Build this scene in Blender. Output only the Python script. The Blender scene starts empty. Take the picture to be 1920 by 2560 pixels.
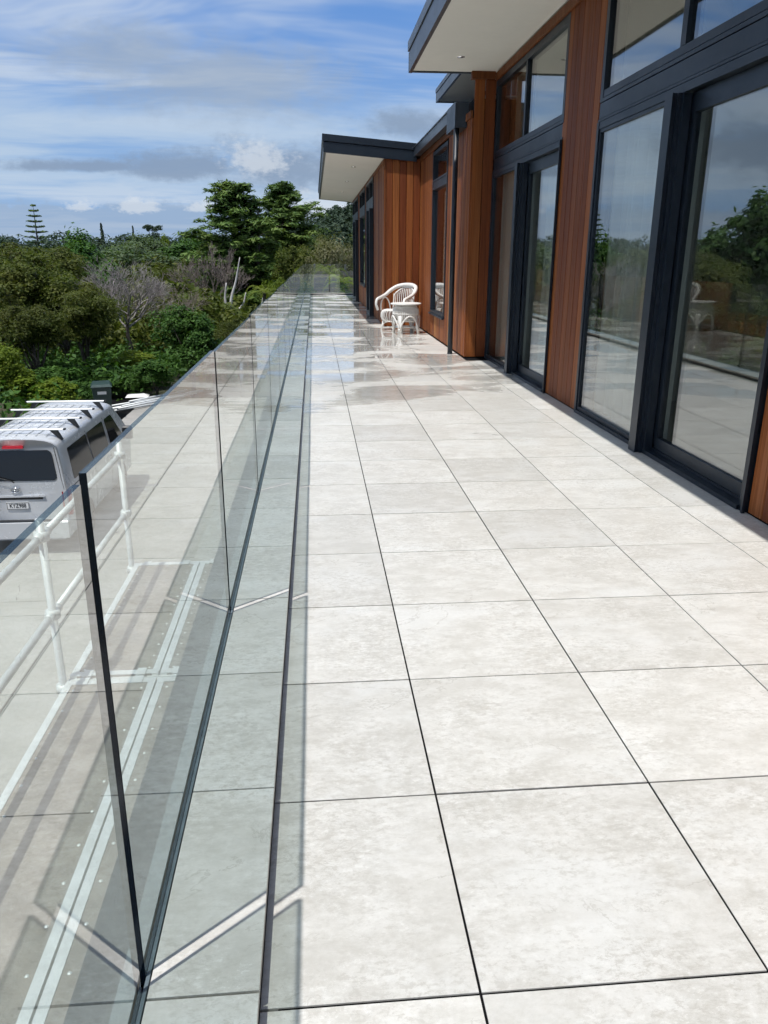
import bpy, bmesh, math, random
import numpy as np
from mathutils import Vector, Matrix

R = math.radians
sc = bpy.context.scene
COL = sc.collection

# ------------------------------------------------------------------ camera
cam_d = bpy.data.cameras.new('camera')
cam = bpy.data.objects.new('camera', cam_d)
COL.objects.link(cam)
sc.camera = cam
cam_d.sensor_fit = 'HORIZONTAL'
cam_d.sensor_width = 36.0
cam_d.lens = 36.0 * 1926.5 / 1920.0
cam_d.clip_start = 0.05
cam_d.clip_end = 3000
_f = Vector((0.0831, 0.9450, -0.3163)).normalized()
_r = Vector((0.9962, -0.0867, 0.0029)).normalized()
_u = _r.cross(_f).normalized()
_r = _f.cross(_u)
_m = Matrix.Identity(4)
for i in range(3):
    _m[i][0], _m[i][1], _m[i][2] = _r[i], _u[i], -_f[i]
_m[0][3], _m[1][3], _m[2][3] = -0.2955, -1.1294, 1.3928
cam.matrix_world = _m

# ------------------------------------------------------------------ render / exposure
sc.view_settings.view_transform = 'Standard'
sc.view_settings.look = 'None'
sc.view_settings.exposure = 0.0
sc.view_settings.gamma = 1.0
sc.view_settings.use_curve_mapping = False
sc.render.engine = 'CYCLES'
cy = sc.cycles
cy.max_bounces = 7
cy.diffuse_bounces = 3
cy.glossy_bounces = 5
cy.transmission_bounces = 3
cy.transparent_max_bounces = 20
cy.use_adaptive_sampling = True
cy.adaptive_threshold = 0.03
cy.adaptive_min_samples = 12
cy.caustics_reflective = False
cy.caustics_refractive = False
cy.sample_clamp_indirect = 6.0
cy.use_denoising = True
try:
    cy.denoiser = 'OPENIMAGEDENOISE'
except Exception:
    pass

# ------------------------------------------------------------------ sun and sky
LIGHT = Vector((0.279, 0.236, -1.0)).normalized()       # direction the sunlight travels
sun_d = bpy.data.lights.new('sun', 'SUN')
sun_d.energy = 4.25
sun_d.angle = R(0.55)
sun_d.color = (1.0, 0.97, 0.925)
sun = bpy.data.objects.new('sun', sun_d)
COL.objects.link(sun)
sun.rotation_euler = LIGHT.to_track_quat('-Z', 'Y').to_euler()
sun.location = (0, 0, 30)
SUN_EL = math.asin(-LIGHT.z)
SUN_ROT = math.atan2(-LIGHT.x, -LIGHT.y)


class N:
    """small helper to wire shader nodes"""
    def __init__(s, tree):
        s.t = tree
        s.n = tree.nodes
        s.l = tree.links

    def add(s, typ, ins=None, **attrs):
        nd = s.n.new(typ)
        for k, v in attrs.items():
            setattr(nd, k, v)
        for k, v in (ins or {}).items():
            s.put(nd.inputs[k], v)
        return nd

    def put(s, sock, v):
        if hasattr(v, 'is_output'):
            s.l.new(v, sock)
        elif hasattr(v, 'outputs'):
            s.l.new(v.outputs[0], sock)
        else:
            if isinstance(v, (tuple, list)) and len(v) == 3 and sock.type == 'RGBA':
                v = (*v, 1.0)
            sock.default_value = v

    def m(s, op, a, b=None, c=None, clamp=False):
        nd = s.n.new('ShaderNodeMath')
        nd.operation = op
        nd.use_clamp = clamp
        s.put(nd.inputs[0], a)
        if b is not None:
            s.put(nd.inputs[1], b)
        if c is not None:
            s.put(nd.inputs[2], c)
        return nd.outputs[0]

    def ramp(s, fac, a, b, lo=0.0, hi=1.0):
        nd = s.n.new('ShaderNodeMapRange')
        nd.interpolation_type = 'SMOOTHSTEP'
        s.put(nd.inputs[0], fac)
        s.put(nd.inputs[1], a)
        s.put(nd.inputs[2], b)
        s.put(nd.inputs[3], lo)
        s.put(nd.inputs[4], hi)
        return nd.outputs[0]

    def mix(s, fac, a, b, mode='MIX'):
        nd = s.n.new('ShaderNodeMix')
        nd.data_type = 'RGBA'
        nd.blend_type = mode
        s.put(nd.inputs[0], fac)
        s.put(nd.inputs[6], a)
        s.put(nd.inputs[7], b)
        return nd.outputs[2]

    def noise(s, vec, scale, detail=4.0, rough=0.55, dist=0.0):
        nd = s.add('ShaderNodeTexNoise', {'Scale': scale, 'Detail': detail, 'Roughness': rough, 'Distortion': dist})
        if vec is not None:
            s.put(nd.inputs['Vector'], vec)
        return nd.outputs[0]

    def xyz(s, x, y, z):
        return s.add('ShaderNodeCombineXYZ', {0: x, 1: y, 2: z}).outputs[0]

    def sep(s, v):
        nd = s.add('ShaderNodeSeparateXYZ')
        s.put(nd.inputs[0], v)
        return nd.outputs

    def vmul(s, v, k):
        nd = s.n.new('ShaderNodeVectorMath')
        nd.operation = 'MULTIPLY'
        s.put(nd.inputs[0], v)
        s.put(nd.inputs[1], k)
        return nd.outputs[0]

    def vadd(s, v, k):
        nd = s.n.new('ShaderNodeVectorMath')
        nd.operation = 'ADD'
        s.put(nd.inputs[0], v)
        s.put(nd.inputs[1], k)
        return nd.outputs[0]


world = bpy.data.worlds.new('World')
sc.world = world
world.use_nodes = True
world.node_tree.nodes.clear()
w = N(world.node_tree)
sky = w.add('ShaderNodeTexSky')
sky.sky_type = 'NISHITA'
sky.sun_disc = False
sky.sun_elevation = SUN_EL
sky.sun_rotation = SUN_ROT
sky.altitude = 60.0
sky.air_density = 1.0
sky.dust_density = 0.6
sky.ozone_density = 2.0
tc = w.add('ShaderNodeTexCoord')
dx_, dy_, dz_ = w.sep(tc.outputs['Generated'])
# clouds lie on a flat layer overhead: project the direction on it
zz = w.m('ADD', w.m('MAXIMUM', dz_, 0.0), 0.07)
lay = w.xyz(w.m('DIVIDE', dx_, zz), w.m('DIVIDE', dy_, zz), 0.0)
warp = w.noise(w.vmul(lay, (0.5, 0.5, 1)), 1.2, 3, 0.5)
lay2 = w.vadd(lay, w.xyz(w.m('MULTIPLY', warp, 1.6), w.m('MULTIPLY', warp, 0.7), 0.0))
# high thin streaks
cir = w.noise(w.vmul(lay2, (0.32, 0.62, 1)), 1.5, 5, 0.62, 0.3)
cirm = w.ramp(cir, 0.40, 0.64)
# low sky veil, whiter towards the horizon
veil = w.m('MULTIPLY', w.m('MULTIPLY', w.ramp(dz_, 0.19, 0.13), w.ramp(dz_, 0.04, 0.09)), w.ramp(cir, 0.25, 0.50))
# heaped clouds of the lower layer, placed by direction (tan azimuth, tan elevation)
ysafe = w.m('MAXIMUM', w.m('ABSOLUTE', dy_), 0.05)
uu = w.m('DIVIDE', dx_, ysafe)
vv = w.m('DIVIDE', dz_, ysafe)
uvv = w.xyz(uu, w.m('MULTIPLY', vv, 1.7), w.m('MULTIPLY', dy_, 0.3))
n1 = w.noise(uvv, 13.0, 3, 0.6)
n2 = w.noise(w.vadd(uvv, (3.1, 1.7, 0.0)), 42.0, 5, 0.66)
nn = w.m('ADD', w.m('MULTIPLY', w.m('SUBTRACT', n1, 0.5), 2.2), w.m('MULTIPLY', w.m('SUBTRACT', n2, 0.5), 2.4))


def blob(cu, cv, ru, rv, soft, k, flat=1.0):
    """ragged heap: rounded on top, flatter below"""
    a = w.m('DIVIDE', w.m('SUBTRACT', uu, cu), ru)
    b = w.m('DIVIDE', w.m('SUBTRACT', vv, cv), rv)
    if flat != 1.0:
        b = w.m('MAXIMUM', b, w.m('MULTIPLY', b, -flat))
    d = w.m('SQRT', w.m('ADD', w.m('MULTIPLY', a, a), w.m('MULTIPLY', b, b)))
    return w.ramp(w.m('SUBTRACT', d, w.m('MULTIPLY', nn, k)), 1.0 + soft, 1.0 - soft)


def mx(*a):
    o = a[0]
    for b in a[1:]:
        o = w.m('MAXIMUM', o, b)
    return o


north = w.ramp(dy_, 0.05, 0.25)
south = w.m('SUBTRACT', 1.0, north)
grey_a = mx(blob(-0.105, 0.188, 0.125, 0.034, 0.75, 0.55), blob(-0.21, 0.212, 0.09, 0.026, 0.8, 0.6))
grey_b = mx(blob(-0.265, 0.096, 0.085, 0.0085, 0.45, 0.55, 1.6), blob(-0.150, 0.095, 0.080, 0.018, 0.45, 0.55, 1.6),
            blob(-0.030, 0.096, 0.085, 0.026, 0.6, 0.6, 1.3), blob(0.12, 0.148, 0.05, 0.014, 0.6, 0.6),
            blob(0.36, 0.115, 0.12, 0.02, 0.5, 0.6), blob(-0.62, 0.13, 0.16, 0.03, 0.5, 0.6))
bank = w.ramp(w.m('SUBTRACT', vv, w.m('MULTIPLY', nn, 0.014)), 0.060, 0.050)
n3 = w.noise(w.vadd(uvv, (7.7, 0.3, 0.0)), 85.0, 4, 0.62)
nn0 = nn
nn = w.m('ADD', w.m('MULTIPLY', nn0, 0.45), w.m('MULTIPLY', w.m('SUBTRACT', n3, 0.5), 3.0))
puff = mx(blob(-0.062, 0.104, 0.034, 0.018, 0.55, 0.8, 1.4), blob(-0.205, 0.052, 0.022, 0.011, 0.45, 0.9, 2.0),
          blob(-0.272, 0.052, 0.018, 0.0075, 0.45, 0.9, 2.0), blob(-0.122, 0.052, 0.022, 0.008, 0.45, 0.9, 2.0), blob(0.02, 0.056, 0.05, 0.014, 0.7, 0.8))
back_cl = w.m('MULTIPLY', w.ramp(cir, 0.5, 0.66), south)
grey_a = w.m('MULTIPLY', grey_a, north)
grey_b = w.m('MULTIPLY', grey_b, north)
puff = w.m('MULTIPLY', puff, north)
col = w.mix(0.55, sky.outputs[0], (0.80, 2.7, 7.4))
col = w.mix(w.m('MULTIPLY', w.ramp(dz_, 0.26, 0.05), 0.50), col, (2.6, 4.2, 6.6))
col = w.mix(w.m('MULTIPLY', cirm, 0.80), col, (5.5, 6.3, 7.4))
col = w.mix(w.m('MULTIPLY', veil, 0.72), col, (4.3, 5.5, 7.0))
col = w.mix(w.m('MULTIPLY', grey_a, 0.68), col, (3.1, 3.8, 4.8))
col = w.mix(w.m('MULTIPLY', bank, 0.70), col, (3.0, 4.0, 5.5))
col = w.mix(w.m('MULTIPLY', grey_b, 0.88), col, (2.3, 3.1, 4.4))
col = w.mix(w.m('MULTIPLY', puff, 0.62), col, (6.4, 6.9, 7.5))
col = w.mix(w.m('MULTIPLY', back_cl, 0.8), col, (4.6, 5.2, 6.0))
col = w.mix(w.m('MULTIPLY', w.ramp(dz_, 0.26, 0.42), w.ramp(cir, 0.30, 0.62, 0.15, 0.85)), col, (4.6, 5.0, 5.5))
bg = w.add('ShaderNodeBackground', {'Color': col, 'Strength': 0.11})
world.cycles.sampling_method = 'MANUAL'
world.cycles.sample_map_resolution = 256
wo = w.add('ShaderNodeOutputWorld')
w.l.new(bg.outputs[0], wo.inputs[0])


# ------------------------------------------------------------------ materials
def new_mat(name):
    m = bpy.data.materials.new(name)
    m.use_nodes = True
    m.node_tree.nodes.clear()
    return m, N(m.node_tree)


def finish(n, surf):
    o = n.add('ShaderNodeOutputMaterial')
    n.put(o.inputs[0], surf)


def bsdf(n, **k):
    b = n.add('ShaderNodeBsdfPrincipled')
    for a, v in k.items():
        n.put(b.inputs[a.replace('_', ' ')], v)
    return b


def bump(n, h, strength=0.3, dist=0.01):
    return n.add('ShaderNodeBump', {'Strength': strength, 'Distance': dist, 'Height': h}).outputs[0]


def plain(name, col, rough=0.5, metal=0.0, var=0.12, scale=6.0, bumpk=0.0, spec=0.5):
    """a painted or moulded surface with faint unevenness"""
    m, n = new_mat(name)
    g = n.add('ShaderNodeTexCoord').outputs['Object']
    a = n.noise(g, scale, 5, 0.6)
    b = n.noise(g, scale * 9, 3, 0.6)
    f = n.m('ADD', n.m('MULTIPLY', a, 0.7), n.m('MULTIPLY', b, 0.3))
    lo = tuple(c * (1 - var) for c in col)
    hi = tuple(min(1, c * (1 + var)) for c in col)
    c = n.mix(n.ramp(f, 0.3, 0.7), lo, hi)
    k = dict(Base_Color=c, Metallic=metal, Roughness=n.ramp(f, 0.25, 0.75, max(0.02, rough * 0.85), min(1, rough * 1.15)))
    bs = bsdf(n, **k)
    bs.inputs['Specular IOR Level'].default_value = spec
    if bumpk:
        n.put(bs.inputs['Normal'], bump(n, b, bumpk, 0.004))
    finish(n, bs)
    return m


def mat_tile():
    m, n = new_mat('stone_tile')
    oi = n.add('ShaderNodeObjectInfo')
    geo = n.add('ShaderNodeNewGeometry')
    pos = geo.outputs['Position']
    off = n.xyz(n.m('MULTIPLY', oi.outputs['Random'], 41.0), n.m('MULTIPLY', oi.outputs['Random'], 97.0), n.m('MULTIPLY', oi.outputs['Random'], 13.0))
    p = n.vadd(pos, off)
    ps = n.vmul(p, (0.8, 1.4, 1.0))
    big = n.noise(ps, 2.4, 7, 0.66, 0.15)
    med = n.noise(ps, 9.0, 8, 0.74, 0.25)
    fine = n.noise(p, 70.0, 5, 0.75)
    patch = n.noise(p, 2.1, 4, 0.6)
    c = n.mix(n.ramp(med, 0.34, 0.66), (0.53, 0.515, 0.480), (0.665, 0.655, 0.628))
    c = n.mix(n.m('MULTIPLY', n.ramp(big, 0.48, 0.66), 0.7), c, (0.685, 0.685, 0.67))
    c = n.mix(n.m('MULTIPLY', n.ramp(big, 0.47, 0.34), 0.45), c, (0.545, 0.53, 0.495))
    # crushed shell grain that comes and goes
    gr = n.noise(ps, 46.0, 7, 0.8, 0.2)
    c = n.mix(n.m('MULTIPLY', n.ramp(gr, 0.50, 0.60), n.ramp(patch, 0.40, 0.58, 0.12, 0.72)), c, (0.465, 0.448, 0.412))
    c = n.mix(n.m('MULTIPLY', n.ramp(gr, 0.46, 0.38), n.ramp(patch, 0.40, 0.58, 0.0, 0.6)), c, (0.74, 0.735, 0.715))
    vor = n.add('ShaderNodeTexVoronoi', {'Scale': 30.0}, feature='DISTANCE_TO_EDGE')
    n.put(vor.inputs['Vector'], n.vadd(ps, n.vmul(n.add('ShaderNodeTexNoise', {'Vector': p, 'Scale': 14.0, 'Detail': 3.0}).outputs['Color'], (0.10, 0.10, 0.0))))
    shell = n.m('MULTIPLY', n.ramp(vor.outputs['Distance'], 0.05, 0.0), n.ramp(patch, 0.54, 0.68))
    c = n.mix(n.m('MULTIPLY', shell, 0.5), c, (0.40, 0.38, 0.345))
    # hair veins
    vn = n.noise(n.vmul(p, (0.7, 1.2, 1.0)), 2.4, 9, 0.62, 0.5)
    vein = n.m('MULTIPLY', n.ramp(n.m('ABSOLUTE', n.m('SUBTRACT', vn, 0.5)), 0.0065, 0.0), n.ramp(patch, 0.53, 0.40))
    c = n.mix(n.m('MULTIPLY', vein, 0.55), c, (0.36, 0.34, 0.30))
    c = n.mix(n.ramp(fine, 0.3, 0.75, 0.0, 0.18), c, (0.45, 0.43, 0.39))
    # each tile a little lighter or darker
    tone = n.ramp(oi.outputs['Random'], 0.0, 1.0, 0.95, 1.08)
    c = n.mix(1.0, c, n.add('ShaderNodeCombineColor', {0: n.m('MULTIPLY', tone, 1.0), 1: n.m('MULTIPLY', tone, 1.0), 2: n.m('MULTIPLY', tone, 0.985)}).outputs[0], 'MULTIPLY')
    # rain still drying: puddled film, more of it away from the near end
    px, py, pz = n.sep(pos)
    wn = n.noise(n.xyz(n.m('MULTIPLY', px, 0.62), n.m('MULTIPLY', py, 1.0), 0.0), 1.15, 5, 0.55, 0.5)
    far = n.ramp(py, 1.0, 9.5, 0.0, 1.0)
    thr = n.m('SUBTRACT', 0.81, n.m('MULTIPLY', far, 0.365))
    wet = n.ramp(wn, n.m('SUBTRACT', thr, 0.03), n.m('ADD', thr, 0.11))
    damp = n.ramp(wn, n.m('SUBTRACT', thr, 0.04), n.m('ADD', thr, 0.06))
    c = n.mix(n.m('MULTIPLY', damp, 0.16), c, n.mix(1.0, c, (0.74, 0.72, 0.69), 'MULTIPLY'))
    rough = n.mix(wet, n.ramp(med, 0.3, 0.7, 0.32, 0.44), (0.045, 0.045, 0.045))
    bs = bsdf(n, Base_Color=c, Roughness=rough)
    bs.inputs['IOR'].default_value = 1.45
    hgt = n.m('ADD', n.m('MULTIPLY', fine, 0.3), n.m('MULTIPLY', med, 0.7))
    n.put(bs.inputs['Normal'], bump(n, hgt, n.m('MULTIPLY', n.m('SUBTRACT', 1.0, wet), 0.10), 0.003))
    n.put(bs.inputs['Coat Weight'], n.m('MULTIPLY', wet, 0.55))
    bs.inputs['Coat Roughness'].default_value = 0.02
    bs.inputs['Coat IOR'].default_value = 1.33
    finish(n, bs)
    return m


def mat_wood(name, a, b, c_):
    m, n = new_mat(name)
    oi = n.add('ShaderNodeObjectInfo')
    pos = n.add('ShaderNodeNewGeometry').outputs['Position']
    r = oi.outputs['Random']
    p = n.vadd(pos, n.xyz(n.m('MULTIPLY', r, 31.0), n.m('MULTIPLY', r, 17.0), n.m('MULTIPLY', r, 53.0)))
    grain = n.noise(n.vmul(p, (34.0, 34.0, 0.55)), 1.6, 6, 0.65, 0.6)
    broad = n.noise(n.vmul(p, (9.0, 9.0, 0.25)), 1.0, 4, 0.6, 0.8)
    col = n.mix(n.ramp(r, 0.0, 0.6), tuple(0.92 * q for q in a), b)
    col = n.mix(n.ramp(r, 0.80, 1.02), col, c_)
    dark = n.mix(1.0, col, (0.58, 0.50, 0.45), 'MULTIPLY')
    col = n.mix(n.ramp(grain, 0.35, 0.72), col, dark)
    col = n.mix(n.ramp(broad, 0.35, 0.7, 0.0, 0.55), col, n.mix(1.0, col, (1.25, 1.12, 0.95), 'MULTIPLY'))
    kn = n.add('ShaderNodeTexVoronoi', {'Scale': 1.0})
    n.put(kn.inputs['Vector'], n.vmul(p, (9.0, 9.0, 1.6)))
    col = n.mix(n.ramp(kn.outputs['Distance'], 0.10, 0.03, 0.0, 0.6), col, (0.06, 0.022, 0.01))
    bs = bsdf(n, Base_Color=col, Roughness=n.ramp(grain, 0.2, 0.8, 0.5, 0.68))
    bs.inputs['Specular IOR Level'].default_value = 0.28
    n.put(bs.inputs['Normal'], bump(n, grain, 0.18, 0.002))
    finish(n, bs)
    return m


def mat_glass(name, tint, f0, coef=0.80, power=5.0, film=0.0):
    """clear sheet: mirror by angle of view, the rest passes through tinted; film = dried rain spots and dust"""
    m, n = new_mat(name)
    geo = n.add('ShaderNodeNewGeometry')
    dt = n.add('ShaderNodeVectorMath', operation='DOT_PRODUCT')
    n.put(dt.inputs[0], geo.outputs['Incoming'])
    n.put(dt.inputs[1], geo.outputs['Normal'])
    c = n.m('ABSOLUTE', dt.outputs['Value'])
    k = n.m('POWER', n.m('SUBTRACT', 1.0, c, clamp=True), power)
    fr = n.m('ADD', f0, n.m('MULTIPLY', k, coef - f0), clamp=True)
    tr = n.add('ShaderNodeBsdfTransparent', {'Color': (*tint, 1)})
    gl = n.add('ShaderNodeBsdfGlossy', {'Color': (1, 1, 1, 1), 'Roughness': 0.0})
    mxs = n.add('ShaderNodeMixShader')
    n.put(mxs.inputs[0], fr)
    n.l.new(tr.outputs[0], mxs.inputs[1])
    n.l.new(gl.outputs[0], mxs.inputs[2])
    out = mxs
    if film:
        pos = geo.outputs['Position']
        cloud = n.noise(n.vmul(pos, (1, 1, 0.5)), 3.0, 4, 0.6)
        vo = n.add('ShaderNodeTexVoronoi', {'Scale': 46.0, 'Randomness': 1.0})
        n.put(vo.inputs['Vector'], n.vmul(pos, (1, 1, 0.55)))
        spot = n.m('MULTIPLY', n.ramp(vo.outputs['Distance'], 0.14, 0.07), n.ramp(n.noise(pos, 2.2, 3, 0.6), 0.52, 0.66))
        amt = n.m('ADD', n.ramp(cloud, 0.3, 0.75, film * 0.35, film), n.m('MULTIPLY', spot, 0.22))
        df = n.add('ShaderNodeBsdfDiffuse', {'Color': (0.62, 0.64, 0.62, 1)})
        out = n.add('ShaderNodeMixShader')
        n.put(out.inputs[0], amt)
        n.l.new(mxs.outputs[0], out.inputs[1])
        n.l.new(df.outputs[0], out.inputs[2])
    finish(n, out)
    return m


def mat_edge_top():
    """polished top edge: dark green, part of the light goes down through it"""
    m, n = new_mat('glass_top_edge')
    bs = bsdf(n, Base_Color=(0.01, 0.025, 0.035, 1), Roughness=0.12)
    tr = n.add('ShaderNodeBsdfTransparent', {'Color': (0.75, 0.86, 0.82, 1)})
    mx_ = n.add('ShaderNodeMixShader', {0: 0.28})
    n.l.new(bs.outputs[0], mx_.inputs[1])
    n.l.new(tr.outputs[0], mx_.inputs[2])
    finish(n, mx_)
    return m


def mat_leaf(name, c1, c2, c3, trans=0.32, rough=0.55):
    m, n = new_mat(name)
    geo = n.add('ShaderNodeNewGeometry')
    oi = n.add('ShaderNodeObjectInfo')
    rnd = geo.outputs['Random Per Island']
    cl = n.noise(geo.outputs['Position'], 0.55, 3, 0.6)
    col = n.mix(rnd, c1, c2)
    col = n.mix(n.ramp(cl, 0.45, 0.75, 0.0, 0.7), col, c3)
    t = n.ramp(oi.outputs['Random'], 0.0, 1.0, 0.82, 1.18)
    col = n.mix(1.0, col, n.add('ShaderNodeCombineColor', {0: t, 1: t, 2: t}).outputs[0], 'MULTIPLY')
    bs = bsdf(n, Base_Color=col, Roughness=rough)
    bs.inputs['Specular IOR Level'].default_value = 0.16
    tl = n.add('ShaderNodeBsdfTranslucent')
    n.put(tl.inputs[0], n.mix(1.0, col, (1.25, 1.35, 0.6), 'MULTIPLY'))
    ms = n.add('ShaderNodeMixShader', {0: trans})
    n.l.new(bs.outputs[0], ms.inputs[1])
    n.l.new(tl.outputs[0], ms.inputs[2])
    finish(n, ms)
    return m


def mat_bark(name, a, b):
    m, n = new_mat(name)
    p = n.add('ShaderNodeNewGeometry').outputs['Position']
    g = n.noise(n.vmul(p, (9, 9, 1.6)), 2.0, 5, 0.65)
    bs = bsdf(n, Base_Color=n.mix(n.ramp(g, 0.3, 0.7), a, b), Roughness=0.85)
    n.put(bs.inputs['Normal'], bump(n, g, 0.6, 0.03))
    finish(n, bs)
    return m


def mat_ground(name, cols, scale, rough=0.9):
    m, n = new_mat(name)
    p = n.add('ShaderNodeNewGeometry').outputs['Position']
    a = n.noise(p, scale, 6, 0.65, 0.4)
    b = n.noise(p, scale * 7, 5, 0.7)
    c = n.mix(n.ramp(a, 0.35, 0.65), cols[0], cols[1])
    c = n.mix(n.ramp(b, 0.45, 0.75, 0.0, 0.6), c, cols[2])
    bs = bsdf(n, Base_Color=c, Roughness=rough)
    n.put(bs.inputs['Normal'], bump(n, b, 0.35, 0.01))
    finish(n, bs)
    return m


M = {}
M['tile'] = mat_tile()
M['grout'] = plain('dark_joint', (0.006, 0.006, 0.007), 0.95, 0, 0.1, 6, 0, 0.1)  # near-black joint fill, also backs the boards and slabs
M['wood'] = mat_wood('cedar_board', (0.195, 0.051, 0.014), (0.305, 0.099, 0.026), (0.40, 0.165, 0.046))
M['wood_dark'] = mat_wood('cedar_trim', (0.16, 0.050, 0.016), (0.20, 0.068, 0.02), (0.23, 0.085, 0.026))
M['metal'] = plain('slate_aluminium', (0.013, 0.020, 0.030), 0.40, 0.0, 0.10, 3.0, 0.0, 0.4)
M['metal_lit'] = plain('slate_metal_lit', (0.060, 0.070, 0.083), 0.36, 0.25, 0.10, 2.0)  # lighter copy of the slate metal, sunlit tone put into its colour
M['soffit'] = plain('soffit_paint', (0.90, 0.88, 0.82), 0.75, 0, 0.03, 1.3)
M['glass_rail'] = mat_glass('balustrade_glass', (0.915, 0.985, 0.945), 0.16, 0.84, 3.0, 0.04)
M['glass_back'] = mat_glass('balustrade_glass_outer', (0.96, 0.99, 0.975), 0.01, 0.06, 5.0)
M['glass_top'] = mat_edge_top()
M['glass_edge'] = plain('glass_edge', (0.004, 0.008, 0.014), 0.10, 0, 0.3, 30)
M['glass_door'] = mat_glass('door_glass', (0.88, 0.91, 0.88), 0.20)
M['rubber'] = plain('grey_gasket', (0.12, 0.155, 0.175), 0.4, 0, 0.2, 20)
M['plaster'] = plain('interior_plaster', (0.72, 0.70, 0.64), 0.8, 0, 0.03)
M['floor_in'] = plain('interior_floor', (0.45, 0.41, 0.35), 0.4, 0, 0.1)
M['white_paint'] = plain('white_cane_paint', (0.80, 0.78, 0.74), 0.42, 0, 0.05, 30, 0.2)
M['alu'] = plain('bare_aluminium', (0.70, 0.72, 0.72), 0.42, 0.35, 0.12, 8)
M['galv'] = plain('galvanised_tube', (0.66, 0.68, 0.68), 0.5, 0.25, 0.14, 10)
M['ply'] = plain('scaffold_ply', (0.20, 0.178, 0.155), 0.75, 0, 0.3, 3.0)
M['paint_van'] = plain('silver_paint', (0.60, 0.62, 0.64), 0.26, 0.2, 0.02, 2.0)
M['van_glass'] = plain('dark_tinted_glass', (0.008, 0.009, 0.010), 0.06, 0, 0.1, 2.0)
M['black'] = plain('black_plastic', (0.016, 0.017, 0.018), 0.5, 0, 0.2, 10)
M['tyre'] = plain('tyre_rubber', (0.02, 0.02, 0.02), 0.85)
M['chrome'] = plain('chrome', (0.75, 0.76, 0.77), 0.12, 1.0, 0.03)
M['red'] = plain('red_lens', (0.45, 0.012, 0.02), 0.2, 0, 0.1)
M['plate'] = plain('plate_white', (0.78, 0.78, 0.76), 0.5, 0, 0.03)
M['bin'] = plain('bin_green_plastic', (0.016, 0.042, 0.036), 0.42, 0, 0.15)
M['house_wall'] = plain('weatherboard_paint', (0.42, 0.41, 0.38), 0.7)
M['house_roof'] = plain('grey_longrun_roof', (0.060, 0.066, 0.075), 0.5)
M['fence'] = plain('weathered_timber', (0.13, 0.125, 0.115), 0.85, 0, 0.3, 2.0)
M['concrete'] = mat_ground('drive_concrete', [(0.30, 0.29, 0.265), (0.37, 0.355, 0.33), (0.24, 0.235, 0.22)], 0.5, 0.85)
M['soil'] = mat_ground('bush_floor', [(0.030, 0.035, 0.014), (0.055, 0.05, 0.025), (0.02, 0.026, 0.010)], 0.4)
M['kanuka'] = mat_leaf('kanuka_leaf', (0.045, 0.069, 0.013), (0.105, 0.126, 0.027), (0.135, 0.136, 0.034))
M['broad'] = mat_leaf('broad_leaf', (0.027, 0.075, 0.016), (0.074, 0.152, 0.029), (0.105, 0.184, 0.039), 0.25, 0.55)
M['lime'] = mat_leaf('lime_leaf', (0.072, 0.119, 0.013), (0.161, 0.214, 0.023), (0.203, 0.237, 0.032), 0.35, 0.55)
M['grey'] = mat_leaf('grey_leaf', (0.065, 0.107, 0.054), (0.125, 0.176, 0.089), (0.154, 0.188, 0.095))
M['pale'] = mat_leaf('pale_leaf', (0.083, 0.090, 0.033), (0.187, 0.182, 0.094), (0.363, 0.341, 0.242))
M['conifer'] = mat_leaf('conifer_leaf', (0.057, 0.116, 0.031), (0.151, 0.234, 0.054), (0.220, 0.289, 0.067), 0.15)
M['far_leaf'] = mat_leaf('far_leaf', (0.024, 0.049, 0.032), (0.054, 0.081, 0.051), (0.068, 0.089, 0.046), 0.1, 0.7)
M['fern'] = mat_leaf('fern_leaf', (0.12, 0.165, 0.028), (0.20, 0.25, 0.045), (0.22, 0.26, 0.05), 0.4)
M['bark'] = mat_bark('bark', (0.045, 0.036, 0.028), (0.10, 0.085, 0.07))
M['bark_grey'] = mat_bark('dead_grey_wood', (0.22, 0.195, 0.19), (0.36, 0.33, 0.32))
M['bark_brown'] = mat_bark('dead_brown_twigs', (0.19, 0.15, 0.13), (0.30, 0.25, 0.225))
M['bark_white'] = mat_bark('bleached_wood', (0.42, 0.40, 0.38), (0.62, 0.60, 0.57))


def mat_curtain():
    m, n = new_mat('sheer_curtain')
    p = n.add('ShaderNodeTexCoord').outputs['Object']
    wv = n.noise(n.vmul(p, (1, 1, 120)), 2, 2)
    d = n.add('ShaderNodeBsdfDiffuse', {'Color': (0.93, 0.94, 0.93, 1)})
    t = n.add('ShaderNodeBsdfTranslucent', {'Color': (0.93, 0.94, 0.93, 1)})
    a = n.add('ShaderNodeMixShader', {0: 0.5})
    n.l.new(d.outputs[0], a.inputs[1])
    n.l.new(t.outputs[0], a.inputs[2])
    tr = n.add('ShaderNodeBsdfTransparent')
    b = n.add('ShaderNodeMixShader')
    n.put(b.inputs[0], n.ramp(wv, 0.2, 0.8, 0.75, 0.92))
    n.l.new(tr.outputs[0], b.inputs[1])
    n.l.new(a.outputs[0], b.inputs[2])
    finish(n, b)
    return m


M['curtain'] = mat_curtain()


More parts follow.
